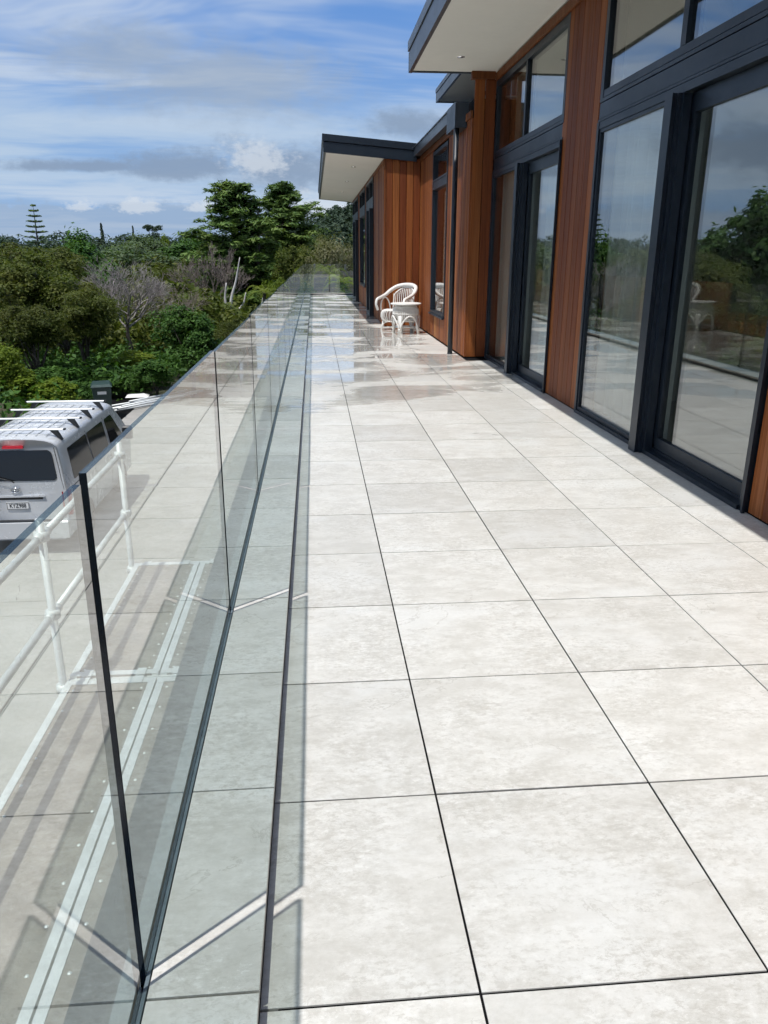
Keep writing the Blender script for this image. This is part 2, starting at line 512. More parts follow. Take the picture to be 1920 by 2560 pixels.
# ------------------------------------------------------------------ mesh helpers
class MB:
    """collects primitive shapes and links them as ONE mesh object"""
    def __init__(s):
        s.v, s.f, s.mi, s.sm = [], [], [], []

    def _add(s, v, f, mi=0, smooth=False):
        o = len(s.v)
        s.v += [tuple(p) for p in v]
        s.f += [tuple(i + o for i in q) for q in f]
        s.mi += [mi] * len(f)
        s.sm += [smooth] * len(f)
        return s

    def box(s, x0, x1, y0, y1, z0, z1, mi=0):
        v = [(x0, y0, z0), (x1, y0, z0), (x1, y1, z0), (x0, y1, z0), (x0, y0, z1), (x1, y0, z1), (x1, y1, z1), (x0, y1, z1)]
        f = [(0, 3, 2, 1), (4, 5, 6, 7), (0, 1, 5, 4), (1, 2, 6, 5), (2, 3, 7, 6), (3, 0, 4, 7)]
        return s._add(v, f, mi)

    def hexa(s, v, mi=0):
        f = [(0, 3, 2, 1), (4, 5, 6, 7), (0, 1, 5, 4), (1, 2, 6, 5), (2, 3, 7, 6), (3, 0, 4, 7)]
        return s._add(v, f, mi)

    def chamfer(s, x0, x1, y0, y1, z0, z1, b, mi=0):
        """box with all top edges chamfered"""
        v = [(x0, y0, z0), (x1, y0, z0), (x1, y1, z0), (x0, y1, z0),
             (x0, y0, z1 - b), (x1, y0, z1 - b), (x1, y1, z1 - b), (x0, y1, z1 - b),
             (x0 + b, y0 + b, z1), (x1 - b, y0 + b, z1), (x1 - b, y1 - b, z1), (x0 + b, y1 - b, z1)]
        f = [(0, 3, 2, 1), (8, 9, 10, 11)]
        for i in range(4):
            j = (i + 1) % 4
            f += [(i, j, 4 + j, 4 + i), (4 + i, 4 + j, 8 + j, 8 + i)]
        return s._add(v, f, mi)

    def tube(s, path, rad, seg=8, caps=True, mi=0, flat=1.0):
        P = [Vector(p) for p in path]
        n = len(P)
        rr = rad if isinstance(rad, (list, tuple)) else [rad] * n
        v, f = [], []
        ref = None
        for i in range(n):
            t = (P[min(i + 1, n - 1)] - P[max(i - 1, 0)]).normalized()
            if ref is None:
                ref = Vector((0, 0, 1)) if abs(t.z) < 0.9 else Vector((1, 0, 0))
            a = t.cross(ref)
            if a.length < 1e-5:
                a = t.orthogonal()
            a.normalize()
            b = a.cross(t).normalized()
            ref = b
            for k in range(seg):
                q = 2 * math.pi * k / seg
                v.append(P[i] + (a * math.cos(q) + b * math.sin(q) * flat) * rr[i])
        for i in range(n - 1):
            for k in range(seg):
                k2 = (k + 1) % seg
                f.append((i * seg + k, i * seg + k2, (i + 1) * seg + k2, (i + 1) * seg + k))
        s._add(v, f, mi, True)
        if caps:
            o = len(s.v) - n * seg
            s.f += [tuple(o + k for k in range(seg))[::-1], tuple(o + (n - 1) * seg + k for k in range(seg))]
            s.mi += [mi, mi]
            s.sm += [False, False]
        return s

    def lathe(s, prof, seg=24, c=(0, 0, 0), mi=0, smooth=True):
        v, f = [], []
        for r_, z in prof:
            for k in range(seg):
                q = 2 * math.pi * k / seg
                v.append((c[0] + r_ * math.cos(q), c[1] + r_ * math.sin(q), c[2] + z))
        for i in range(len(prof) - 1):
            for k in range(seg):
                k2 = (k + 1) % seg
                f.append((i * seg + k, i * seg + k2, (i + 1) * seg + k2, (i + 1) * seg + k))
        return s._add(v, f, mi, smooth)

    def poly(s, pts, mi=0):
        return s._add(pts, [tuple(range(len(pts)))], mi)

    def slab(s, pts, nrm, th, mi=0):
        """a flat outline given thickness along nrm"""
        nv = Vector(nrm) * th
        k = len(pts)
        v = [Vector(p) for p in pts] + [Vector(p) + nv for p in pts]
        f = [tuple(range(k))[::-1], tuple(range(k, 2 * k))]
        for i in range(k):
            j = (i + 1) % k
            f.append((i, j, k + j, k + i))
        return s._add(v, f, mi)

    def build(s, name, mats, parent=None):
        me = bpy.data.meshes.new(name)
        me.from_pydata([tuple(p) for p in s.v], [], s.f)
        if not isinstance(mats, (list, tuple)):
            mats = [mats]
        for q in mats:
            me.materials.append(q)
        me.polygons.foreach_set('material_index', s.mi)
        me.polygons.foreach_set('use_smooth', s.sm)
        me.update()
        return link(name, me, parent)


def link(name, me, parent=None):
    o = bpy.data.objects.new(name, me)
    COL.objects.link(o)
    if parent is not None:
        o.parent = parent
    return o


def empty(name, loc=(0, 0, 0), rz=0.0):
    o = bpy.data.objects.new(name, None)
    o.empty_display_size = 0.2
    COL.objects.link(o)
    o.location = loc
    o.rotation_euler = (0, 0, rz)
    return o


def tag(o, label=None, cat=None, group=None, kind=None):
    if label:
        o['label'] = label
    if cat:
        o['category'] = cat
    if group:
        o['group'] = group
    if kind:
        o['kind'] = kind
    return o


def array_mesh(name, V, Q, mats, midx=None, smooth=None):
    """mesh from numpy arrays of vertices and quads"""
    me = bpy.data.meshes.new(name)
    nv, nq = len(V), len(Q)
    me.vertices.add(nv)
    me.vertices.foreach_set('co', np.asarray(V, dtype=np.float32).ravel())
    me.loops.add(nq * 4)
    me.loops.foreach_set('vertex_index', np.asarray(Q, dtype=np.int32).ravel())
    me.polygons.add(nq)
    me.polygons.foreach_set('loop_start', np.arange(0, nq * 4, 4, dtype=np.int32))
    if midx is not None:
        me.polygons.foreach_set('material_index', np.asarray(midx, dtype=np.int32))
    if not isinstance(mats, (list, tuple)):
        mats = [mats]
    for q in mats:
        me.materials.append(q)
    me.update(calc_edges=True)
    return me


def smooth01(a, b, t):
    t = min(1.0, max(0.0, (t - a) / (b - a)))
    return t * t * (3 - 2 * t)


def ground_z(x, y):
    z = -3.6 - 3.2 * max(smooth01(30, 62, y), smooth01(13, 30, -x))
    z += 12 * smooth01(-14, 14, x) * smooth01(90, 200, y)
    z += 2.5 * smooth01(150, 300, y)
    return z

# ================================================================== the setting
# terrain: one sheet out to the horizon
xs = sorted(set(list(np.linspace(-60, 40, 41)) + [-1500, -900, -500, -300, -200, -140, -100, -80, 55, 75, 100, 140, 200, 300, 500, 900, 1500]))
ys = sorted(set(list(np.linspace(-20, 120, 49)) + [-400, -150, -60, 140, 160, 180, 200, 230, 260, 300, 360, 450, 600, 900, 1500]))
tv = [(x, y, ground_z(x, y)) for y in ys for x in xs]
nx = len(xs)
tf = [(j * nx + i, j * nx + i + 1, (j + 1) * nx + i + 1, (j + 1) * nx + i) for j in range(len(ys) - 1) for i in range(nx - 1)]
g = MB()
g._add(tv, tf, 0, True)
tag(g.build('ground', M['soil']), kind='structure')

# concrete driveway below the deck, cast in bays
drv = tag(empty('driveway', (0, 0, 0)), kind='structure')
DZ = -3.44
bay_y = [-8, -3.6, 0.8, 5.2, 9.6, 14.0, 18.4, 22.8, 26.6]
bay_x = [(-7.6, -3.9), (-3.88, 2.0)]
for a, b in zip(bay_y[:-1], bay_y[1:]):
    for (x0, x1) in bay_x:
        xe = x0 if b < 20 else max(x0, -7.1 + (b - 20) * 0.12)
        MB().chamfer(xe, x1, a, b - 0.02, DZ - 0.15, DZ, 0.008).build('concrete_slab', M['concrete'], drv)
MB().box(-7.55, 1.95, -7.95, 26.5, DZ - 0.2, DZ - 0.012).build('slab_bed', M['grout'], drv)

# ------------------------------------------------------------------ deck and its tiles
T = 0.6
G = 0.0029
deck = MB().box(-0.40, 2.20, -3.0, 10.0, -0.30, -0.0035).box(-0.40, 1.86, 10.0, 15.05, -0.30, -0.0035).box(-0.40, 1.16, 15.05, 28.62, -0.30, -0.0035).build('deck', M['grout'])
tag(deck, kind='structure')
_tm = {}
rt = random.Random(21)


def tile(parent, x0, x1, y0, y1, ztop, th=0.02):
    key = (round(x1 - x0, 3), round(y1 - y0, 3), th)
    if key not in _tm:
        q = MB().chamfer(-(x1 - x0) / 2 + G, (x1 - x0) / 2 - G, -(y1 - y0) / 2 + G, (y1 - y0) / 2 - G, -th, 0, 0.0005)
        o = q.build('tile', M['tile'])
        _tm[key] = o.data
        bpy.data.objects.remove(o)
    o = link('tile', _tm[key], parent)
    o.location = ((x0 + x1) / 2, (y0 + y1) / 2, ztop + rt.uniform(-0.0005, 0.0005))
    o.rotation_euler = (rt.gauss(0, 0.0009), rt.gauss(0, 0.0009), 0)
    return o


for r_ in range(-3, 48):
    y0, y1 = r_ * T, (r_ + 1) * T
    xr = 2.13 if y1 < 10.0 else (1.83 if y1 < 15.05 else 1.135)
    if y1 > 28.62:
        y1 = 28.62
    for x0, x1 in ((-0.4375, 0.0), (0.0, 0.6), (0.6, 1.2), (1.2, 1.8), (1.8, 2.14)):
        if x0 >= xr - 0.03:
            continue
        if x1 > xr + 0.02:
            x1 = xr + 0.012
        tile(deck, x0, x1, y0, y1, 0.0)

# raised edge that carries the glass, capped with cut tiles
ledge = MB().box(-0.6575, -0.437, -3.0, 28.90, -0.45, 0.029).box(-0.437, 1.20, 28.64, 28.90, -0.45, 0.029).box(-0.80, -0.66, -3, 28.95, -0.55, 0.020).box(-0.80, 1.2, 28.95, 29.05, -0.55, 0.020).build('deck_edge_upstand', M['metal'])
tag(ledge, kind='structure')
for r_ in range(-3, 48):
    y0, y1 = r_ * T, (r_ + 1) * T
    if r_ == 47:
        y1 = 28.88
    tile(ledge, -0.649, -0.431, y0, y1, 0.050)
for i in range(3):
    tile(ledge, -0.431 + i * 0.52, -0.431 + (i + 1) * 0.52, 28.62, 28.88, 0.050)

# ------------------------------------------------------------------ glass balustrades
XG0, XG1 = -0.671, -0.659
LEAN = 0.006
rail = empty('glass_balustrade', (-0.673, 12.0, -0.05))
tag(rail, 'long frameless clear glass balustrade along the open left edge of the deck', 'balustrade')


def child_at(o, parent):
    o.parent = parent
    o.matrix_parent_inverse = Matrix.Translation(-Vector(parent.location))
    return o


def glass_panel(parent, x0, x1, y0, y1, z0, z1, axis='y'):
    q = MB()
    e = LEAN if axis == 'y' else 0.0
    v = [(x0, y0, z0), (x1, y0, z0), (x1, y1, z0), (x0, y1, z0), (x0 + e, y0, z1), (x1 + e, y0, z1), (x1 + e, y1, z1), (x0 + e, y1, z1)]
    f = [(0, 3, 2, 1), (4, 5, 6, 7), (0, 1, 5, 4), (1, 2, 6, 5), (2, 3, 7, 6), (3, 0, 4, 7)]
    q._add(v, f)
    q.mi = [1, 3, 1, 0, 1, 2] if axis == 'y' else [1, 3, 0, 1, 2, 1]
    o = q.build('glass_panel', [M['glass_rail'], M['glass_edge'], M['glass_back'], M['glass_top']])
    return child_at(o, parent)


PITCH = 1.652
y = 0.054 - 2 * PITCH
k = 0
while y < 28.8:
    y1 = min(y + PITCH - 0.036, 28.86)
    top = 1.066 + (0.006 if k % 2 == 0 else -0.002)
    glass_panel(rail, XG0, XG1, y, y1, -0.02, top)
    y += PITCH
    k += 1
child_at(MB().box(-0.688, -0.6715, -3.0, 28.86, -0.05, 0.046).build('gasket', M['rubber']), rail)
child_at(MB().box(-0.6578, -0.6505, -3.0, 28.86, 0.030, 0.0455).build('inner_gasket', M['rubber']), rail)
child_at(MB().box(-0.712, -0.6885, -3.0, 28.90, -0.40, 0.030).build('channel', M['rubber']), rail)

rail2 = empty('glass_balustrade', (0.3, 28.9, -0.05))
tag(rail2, 'short glass balustrade closing the far end of the deck', 'balustrade')
glass_panel(rail2, -0.655, 0.27, 28.885, 28.900, -0.02, 1.07, 'x')
glass_panel(rail2, 0.29, 1.12, 28.885, 28.900, -0.02, 1.07, 'x')
child_at(MB().box(-0.655, 1.12, 28.900, 28.93, -0.40, 0.035).build('channel', M['rubber']), rail2)

# ================================================================== the house
house = empty('house', (2.13, 6.0, 0.0))
tag(house, 'modern single storey house with vertical cedar boards and dark window frames', 'house')


def hp(o):
    return child_at(o, house)


def sub(o, part):
    """sub-part of a house part (all meshes are in world coordinates)"""
    o.parent = part
    return o


XW = 2.13
BW = 0.142
rb = random.Random(11)
_bm = {}


def board_mesh(wd, ht, th=0.022):
    key = (round(wd, 3), round(ht, 3))
    if key not in _bm:
        b = 0.004
        q = MB()
        # profile in plan: front at x=0, bevelled arrises
        pr = [(th, -wd / 2), (b, -wd / 2), (0, -wd / 2 + b), (0, wd / 2 - b), (b, wd / 2), (th, wd / 2)]
        v = [(x, y_, 0) for x, y_ in pr] + [(x, y_, ht) for x, y_ in pr]
        f = [(i, i + 1, 7 + i, 6 + i) for i in range(5)] + [(5, 0, 6, 11), (0, 5, 4, 3, 2, 1), (6, 7, 8, 9, 10, 11)]
        f = [tuple(reversed(t)) for t in f]
        q._add(v, f)
        o = q.build('board', M['wood'])
        _bm[key] = o.data
        bpy.data.objects.remove(o)
    return _bm[key]


def boards(x, y0, y1, z0, z1, facing='-x', n=None):
    """a run of vertical boards between y0 and y1 (or x for a wall that faces -y)"""
    n = n or max(1, round((y1 - y0) / BW))
    wd = (y1 - y0) / n
    for i in range(n):
        me = board_mesh(wd - 0.007, z1 - z0)
        o = link('board', me)
        c = y0 + (i + 0.5) * wd
        dxy = rb.uniform(-0.0012, 0.0012)
        if facing == '-x':
            o.location = (x + dxy, c, z0)
        else:
            o.location = (c, x + dxy, z0)
            o.rotation_euler = (0, 0, math.pi / 2)
        hp(o)


def wallbox(name, mat, *boxes):
    q = MB()
    for b in boxes:
        q.box(*b)
    return hp(q.build(name, mat))


ZS = 3.622          # underside of the main eave at the wall
# backing walls behind the boards
for b_ in (
        (XW + 0.024, XW + 0.18, -3.0, 2.85, 0.0, ZS), (XW + 0.024, XW + 0.18, 5.91, 6.93, 0.0, ZS),
        (1.844, 2.40, 9.956, 11.75, 0.0, 3.33), (1.844, 1.96, 13.30, 15.02, 0, 3.33), (1.844, 1.96, 11.75, 13.30, 0, 0.39), (1.844, 1.96, 11.75, 13.30, 3.07, 3.33),
        (1.144, 6.0, 15.056, 15.2, 0, 3.10), (1.144, 1.26, 15.2, 17.93, 0, 3.12), (1.144, 1.26, 20.33, 20.88, 0, 3.12), (1.144, 1.26, 23.32, 24.27, 0, 3.12),
        (1.144, 1.26, 20.88, 23.32, 0, 0.54), (1.144, 1.26, 27.58, 27.75, 0, 3.12), (1.144, 6.0, 27.75, 27.85, 0, 3.12)):
    wallbox('wall_core', M['grout'], b_)
# boards
boards(XW, -1.42, 2.84, 0.012, 3.53, n=30)
boards(XW, 5.915, 6.925, 0.012, 3.53, n=7)
boards(9.93, 1.842, 2.128, 0.012, 3.55, '-y', n=2)
boards(1.82, 9.932, 11.74, 0.012, 3.10, n=13)
boards(1.82, 13.31, 15.03, 0.012, 3.10, n=12)
boards(1.82, 11.75, 13.30, 0.012, 0.385, n=11)
boards(15.03, 1.142, 1.818, 0.012, 3.15, '-y', n=5)
boards(1.117, 15.032, 17.92, 0.012, 3.10, n=20)
boards(1.117, 20.34, 20.87, 0.012, 3.10, n=4)
boards(1.117, 20.89, 23.31, 0.012, 0.53, n=17)
boards(1.117, 23.33, 24.26, 0.012, 3.10, n=7)
boards(1.117, 27.59, 27.85, 0.012, 3.10, n=2)
# trims
wallbox('eave_trim', M['wood_dark'], (2.105, 2.16, -3.0, 9.895, 3.532, 3.618))
wallbox('pillar_cap', M['wood_dark'], (1.795, 2.104, 9.90, 10.0, 3.552, 3.640))
wallbox('corner_trim', M['wood_dark'], (1.105, 1.1405, 15.018, 15.030, 0.012, 3.14))
wallbox('gutter_trim', M['wood_dark'], (1.80, 1.83, 9.94, 15.0, 3.105, 3.19))
wallbox('lower_roof', M['metal_lit'], (1.80, 3.2, 10.99, 15.0, 3.345, 3.40))
wallbox('side_trim', M['wood_dark'], (1.10, 1.15, 15.03, 27.8, 3.102, 3.15))

# main roof with its deep eave
wallbox('soffit', M['soffit'], (1.032, 6.8, -4.0, 9.97, 3.640, 3.660))
fa = MB()
fa.box(0.985, 1.028, -4.0, 10.020, 3.620, 3.845)
fa.box(0.972, 1.028, -4.0, 10.020, 3.860, 3.970)
fa.box(0.985, 6.8, 9.975, 10.018, 3.625, 3.843)
fa.box(1.0, 6.8, -4.0, 10.015, 3.845, 3.96)
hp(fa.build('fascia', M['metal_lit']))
for (x, y_) in ((1.52, 9.2), (1.52, 5.6), (1.52, 2.0)):
    hp(MB().lathe([(0.0, 3.634), (0.028, 3.634), (0.030, 3.638), (0.046, 3.637), (0.048, 3.6405)], 20, (x, y_, 0)).build('downlight', M['chrome']))
# higher roof further back
wallbox('clerestory_soffit', M['soffit'], (2.20, 6.0, 10.1, 15.5, 4.235, 4.25))
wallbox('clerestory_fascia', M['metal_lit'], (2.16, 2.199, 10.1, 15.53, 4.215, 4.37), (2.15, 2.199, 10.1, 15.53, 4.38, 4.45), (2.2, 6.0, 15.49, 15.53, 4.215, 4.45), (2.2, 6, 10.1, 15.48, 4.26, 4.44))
wallbox('clerestory_wall', M['wood_dark'], (2.9, 3.0, 10.0, 15.4, 3.4, 4.234))
# gutter, rain head and downpipe over the middle wall
gm = MB().box(1.675, 1.79, 10.99, 14.97, 3.19, 3.335).box(1.66, 1.80, 10.985, 14.97, 3.335, 3.352)
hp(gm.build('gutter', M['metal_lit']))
hp(MB().box(1.655, 1.838, 10.29, 10.985, 3.035, 3.352).build('rainwater_head', M['metal']))
hp(MB().tube([(1.690, 10.36, 3.034), (1.690, 10.36, 0.02)], 0.037, 16).tube([(1.69, 10.36, 0.02), (1.69, 10.36, 0.0)], 0.040, 16).build('downpipe', M['metal']))

# roof of the far wing, rising outwards
hb = MB()


def zr(x, base):
    return base - 0.0805 * x


def sloped(q, x0, x1, y0, y1, b0, b1):
    q.hexa([(x0, y0, zr(x0, b0)), (x1, y0, zr(x1, b0)), (x1, y1, zr(x1, b0)), (x0, y1, zr(x0, b0)),
            (x0, y0, zr(x0, b1)), (x1, y0, zr(x1, b1)), (x1, y1, zr(x1, b1)), (x0, y1, zr(x0, b1))])


sloped(hb, -0.055, 1.735, 14.972, 15.020, 3.242, 3.425)
sloped(hb, -0.075, 1.735, 14.960, 15.020, 3.440, 3.562)
sloped(hb, -0.055, -0.010, 15.021, 28.15, 3.242, 3.425)
sloped(hb, -0.075, -0.010, 15.021, 28.15, 3.440, 3.562)
sloped(hb, -0.010, 1.735, 28.10, 28.15, 3.242, 3.550)
sloped(hb, -0.055, 5.0, 15.025, 28.09, 3.426, 3.550)
hp(hb.build('wing_fascia', M['metal']))
hb = MB()
sloped(hb, -0.009, 1.25, 15.021, 28.09, 3.250, 3.262)
hp(hb.build('wing_soffit', M['soffit']))
for y_ in (17.0, 20.5, 24.0):
    hp(MB().lathe([(0.0, 3.190), (0.05, 3.192), (0.052, 3.205)], 18, (0.62, y_, 0)).build('downlight', M['chrome']))


# ------------------------------------------------------------------ doors and windows
def pane(part, x, y0, y1, z0, z1, name='pane', th=0.012):
    q = MB().box(x, x + th, y0, y1, z0, z1)
    return sub(q.build(name, M['glass_door']), part)


def door_unit(o_):
    Y = lambda v: v + o_
    # outer frame
    q = MB()
    q.box(2.118, 2.235, Y(2.86), Y(2.915), 0.0, 2.455)
    q.box(2.118, 2.235, Y(5.850), Y(5.900), 0.0, 2.455)
    q.box(2.122, 2.235, Y(2.915), Y(5.850), 2.400, 2.455)
    q.box(2.100, 2.118, Y(2.845), Y(2.862), 0.0, 2.455)
    d = hp(q.build('sliding_door', M['metal']))
    s_ = MB().box(2.105, 2.235, Y(2.915), Y(5.850), 0.001, 0.030).box(2.17, 2.235, Y(2.915), Y(4.27), 0.030, 0.046)
    sub(s_.build('sill', M['metal']), d)
    mu = MB().box(2.060, 2.150, Y(4.300), Y(4.395), 0.0, 2.398).box(2.052, 2.059, Y(4.285), Y(4.402), 0.0, 2.398)
    mu.box(2.085, 2.16, Y(4.268), Y(4.299), 0.002, 2.395).box(2.11, 2.165, Y(4.240), Y(4.267), 0.031, 2.39)
    sub(mu.build('mullion', M['metal']), d)
    # fixed light
    fr = MB().box(2.130, 2.165, Y(4.396), Y(4.416), 0.031, 2.398).box(2.130, 2.165, Y(5.815), Y(5.849), 0.031, 2.398)
    fr.box(2.130, 2.165, Y(4.416), Y(5.815), 0.031, 0.058).box(2.130, 2.165, Y(4.416), Y(5.815), 2.372, 2.398)
    sub(fr.build('fixed_frame', M['metal']), d)
    pane(d, 2.145, Y(4.416), Y(5.815), 0.058, 2.372, 'fixed_pane')
    # sliding leaf behind
    lf = MB().box(2.178, 2.222, Y(2.917), Y(2.962), 0.047, 2.395).box(2.178, 2.222, Y(4.200), Y(4.290), 0.047, 2.395)
    lf.box(2.178, 2.222, Y(2.962), Y(4.200), 0.047, 0.128).box(2.178, 2.222, Y(2.962), Y(4.200), 2.275, 2.395)
    sub(lf.build('sliding_leaf', M['metal']), d)
    pane(d, 2.195, Y(2.962), Y(4.200), 0.128, 2.275, 'leaf_pane')
    sub(MB().box(2.160, 2.177, Y(3.02 - 0.09), Y(3.02 - 0.07), 0.95, 1.12).build('handle', M['metal']), d)
    # flat panel and flashing lines between door and highlight window
    tb = MB().box(2.134, 2.235, Y(2.86), Y(5.90), 2.484, 2.600).box(2.126, 2.235, Y(2.86), Y(5.90), 2.461, 2.478)
    t = hp(tb.build('transom_panel', M['metal']))
    # highlight window
    zt = 3.528
    h = MB().box(2.128, 2.235, Y(2.86), Y(2.925), 2.606, zt).box(2.128, 2.235, Y(5.835), Y(5.90), 2.606, zt)
    h.box(2.128, 2.235, Y(2.925), Y(5.835), 2.606, 2.632).box(2.132, 2.235, Y(2.925), Y(5.835), 2.638, 2.690).box(2.128, 2.235, Y(2.925), Y(5.835), 3.455, zt)
    h.box(2.128, 2.235, Y(4.352), Y(4.405), 2.691, 3.454).box(2.136, 2.235, Y(4.409), Y(4.445), 2.691, 3.454)
    hw = hp(h.build('highlight_window', M['metal']))
    pane(hw, 2.155, Y(2.925), Y(4.352), 2.690, 3.455)
    pane(hw, 2.155, Y(4.445), Y(5.835), 2.690, 3.455)


door_unit(0.0)
door_unit(4.03)

# tall window of the middle wall
q = MB().box(1.805, 1.90, 11.752, 11.80, 0.395, 3.065).box(1.805, 1.90, 13.25, 13.298, 0.395, 3.065).box(1.800, 1.90, 11.80, 13.25, 0.395, 0.455)
q.box(1.805, 1.90, 11.80, 13.25, 3.015, 3.065).box(1.805, 1.90, 11.80, 13.25, 2.46, 2.505).box(1.812, 1.90, 11.80, 13.25, 2.51, 2.585).box(1.805, 1.9, 11.8, 13.25, 2.59, 2.62)
tw = hp(q.build('tall_window', M['metal']))
pane(tw, 1.85, 11.80, 13.25, 0.455, 2.46)
pane(tw, 1.85, 11.80, 13.25, 2.62, 3.015)
sub(MB().box(1.775, 1.804, 11.745, 13.305, 0.385, 0.41).build('sill', M['metal']), tw)


# openings of the far wing
def wing_open(y0, y1, z0, door):
    q = MB()
    X0, X1 = 1.098, 1.20
    q.box(X0, X1, y0, y0 + 0.06, z0, 3.098).box(X0, X1, y1 - 0.06, y1, z0, 3.098).box(X0, X1, y0 + 0.06, y1 - 0.06, 3.04, 3.098)
    q.box(X0 + 0.004, X1, y0 + 0.06, y1 - 0.06, 2.42, 2.68).box(X0 - 0.01, X1, y0 + 0.06, y1 - 0.06, z0, z0 + 0.07)
    ym = (y0 + y1) / 2
    q.box(X0, X1, ym - 0.035, ym + 0.035, 2.68, 3.04)
    d = hp(q.build('wing_door' if door else 'wing_window', M['metal']))
    if door:
        sub(MB().box(1.02, 1.19, ym - 0.08, ym + 0.07, 0.071, 2.418).build('mullion', M['metal']), d)
        sub(MB().box(1.02, 1.0975, y0 - 0.01, y0 + 0.10, 0.0, 2.418).build('jamb', M['metal']), d)
    pane(d, 1.14, y0 + 0.06, ym - 0.082, z0 + 0.07, 2.42)
    pane(d, 1.155, ym + 0.072, y1 - 0.06, z0 + 0.07, 2.42)
    pane(d, 1.14, y0 + 0.06, ym - 0.035, 2.68, 3.04)
    pane(d, 1.14, ym + 0.035, y1 - 0.06, 2.68, 3.04)


wing_open(17.94, 20.32, 0.0, True)
wing_open(20.89, 23.31, 0.54, False)
wing_open(24.28, 27.57, 0.0, True)

# rooms behind the glass
wallbox('interior_wall', M['plaster'], (6.6, 6.7, -3.0, 9.95, 0.0, 3.6), (2.31, 6.6, -3.1, -3.0, 0, 3.6), (2.41, 6.6, 9.96, 10.0, 0, 3.6), (2.315, 3.4, 6.34, 6.48, 0, 3.6),
        (4.5, 4.6, 10.1, 15.0, 0.0, 3.35), (5.0, 5.1, 15.2, 27.7, 0, 3.1), (1.97, 4.5, 10.05, 10.1, 0.0, 3.35))
wallbox('interior_floor', M['floor_in'], (2.24, 6.6, -3.0, 9.95, -0.10, 0.0), (1.97, 4.5, 10.1, 15.0, -0.1, 0.0), (1.27, 5.0, 15.2, 27.7, -0.1, 0.0))
wallbox('interior_ceiling', M['plaster'], (2.24, 6.6, -3.0, 9.95, 3.60, 3.638), (1.97, 4.5, 10.1, 15.0, 3.38, 3.399), (1.27, 5.0, 15.2, 27.7, 3.10, 3.11))


def curtain(x, y0, y1, label, amp=0.05, waves=9, z0=0.03, z1=2.42):
    n = waves * 14
    v, f = [], []
    for i in range(n + 1):
        t = i / n
        yy = y0 + (y1 - y0) * t
        xx = x + amp * math.sin(t * waves * 2 * math.pi) + 0.02 * math.sin(t * 17.0)
        v += [(xx - x, yy - y0, 0.0), (xx - x + 0.01 * math.sin(t * 29), yy - y0, (z1 - z0) * 0.5), (xx - x, yy - y0, z1 - z0)]
    for i in range(n):
        for k_ in range(2):
            f.append((i * 3 + k_, (i + 1) * 3 + k_, (i + 1) * 3 + k_ + 1, i * 3 + k_ + 1))
    q = MB()
    q._add(v, f, 0, True)
    o = q.build('curtain', M['curtain'])
    o.location = (x, y0, z0)
    tag(o, label, 'curtain', 'sheer curtains inside the doors')


curtain(2.33, 4.45, 5.80, 'white sheer curtain behind the fixed pane of the nearest door')
curtain(2.38, 7.05, 7.95, 'white sheer curtain behind the sliding pane of the farther door', waves=7)
curtain(2.30, 8.60, 9.80, 'added white sheer curtain lightening the fixed pane of the farther door beside the cedar pillar', waves=8)  # added to lighten this pane, which mirrors the lit pillar
curtain(2.02, 11.85, 12.9, 'white sheer curtain behind the tall window beside the chair', waves=7, z0=0.1)

# ================================================================== cane chair and table
def arc(p0, p1, p2, n=10):
    a, b, c = Vector(p0), Vector(p1), Vector(p2)
    return [a * (1 - t) ** 2 + b * 2 * t * (1 - t) + c * t * t for t in [i / n for i in range(n + 1)]]


def spline(pts, n=8):
    P = [Vector(p) for p in pts]
    P = [P[0] * 2 - P[1]] + P + [P[-1] * 2 - P[-2]]
    out = []
    for i in range(1, len(P) - 2):
        for k_ in range(n):
            t = k_ / n
            a, b, c, d = P[i - 1], P[i], P[i + 1], P[i + 2]
            out.append(0.5 * ((2 * b) + (c - a) * t + (2 * a - 5 * b + 4 * c - d) * t * t + (3 * b - a - 3 * c + d) * t ** 3))
    out.append(P[-2])
    return out


WP = M['white_paint']
chair = empty('cane_armchair', (1.345, 14.36, 0.0), R(-40))
chair.scale = (0.93, 0.93, 0.94)
tag(chair, 'white painted cane armchair with curved back against the cedar wall', 'chair')
# one thick rail: front of left arm, up, round the back, down to the right arm
half = [(-0.325, -0.30, 0.40), (-0.345, -0.335, 0.52), (-0.34, -0.30, 0.615), (-0.335, -0.16, 0.655), (-0.335, 0.0, 0.70), (-0.315, 0.14, 0.775), (-0.24, 0.27, 0.85), (-0.12, 0.335, 0.882)]
full = half + [(0, 0.355, 0.89)] + [(-x, y_, z) for x, y_, z in reversed(half)]
sp = spline(full, 6)
nr = len(sp)
rad = [0.027 + 0.016 * math.sin(math.pi * i / (nr - 1)) ** 2 for i in range(nr)]
MB().tube(sp, rad, 10).build('arm_rail', WP, chair)


def backpt(t, z):
    """point on the curved inside of the back, t from -1 to 1"""
    a = t * 1.05
    lean = (z - 0.38) / 0.5 * 0.07
    return Vector((0.29 * math.sin(a), 0.265 * math.cos(a) + 0.02 + lean, z))


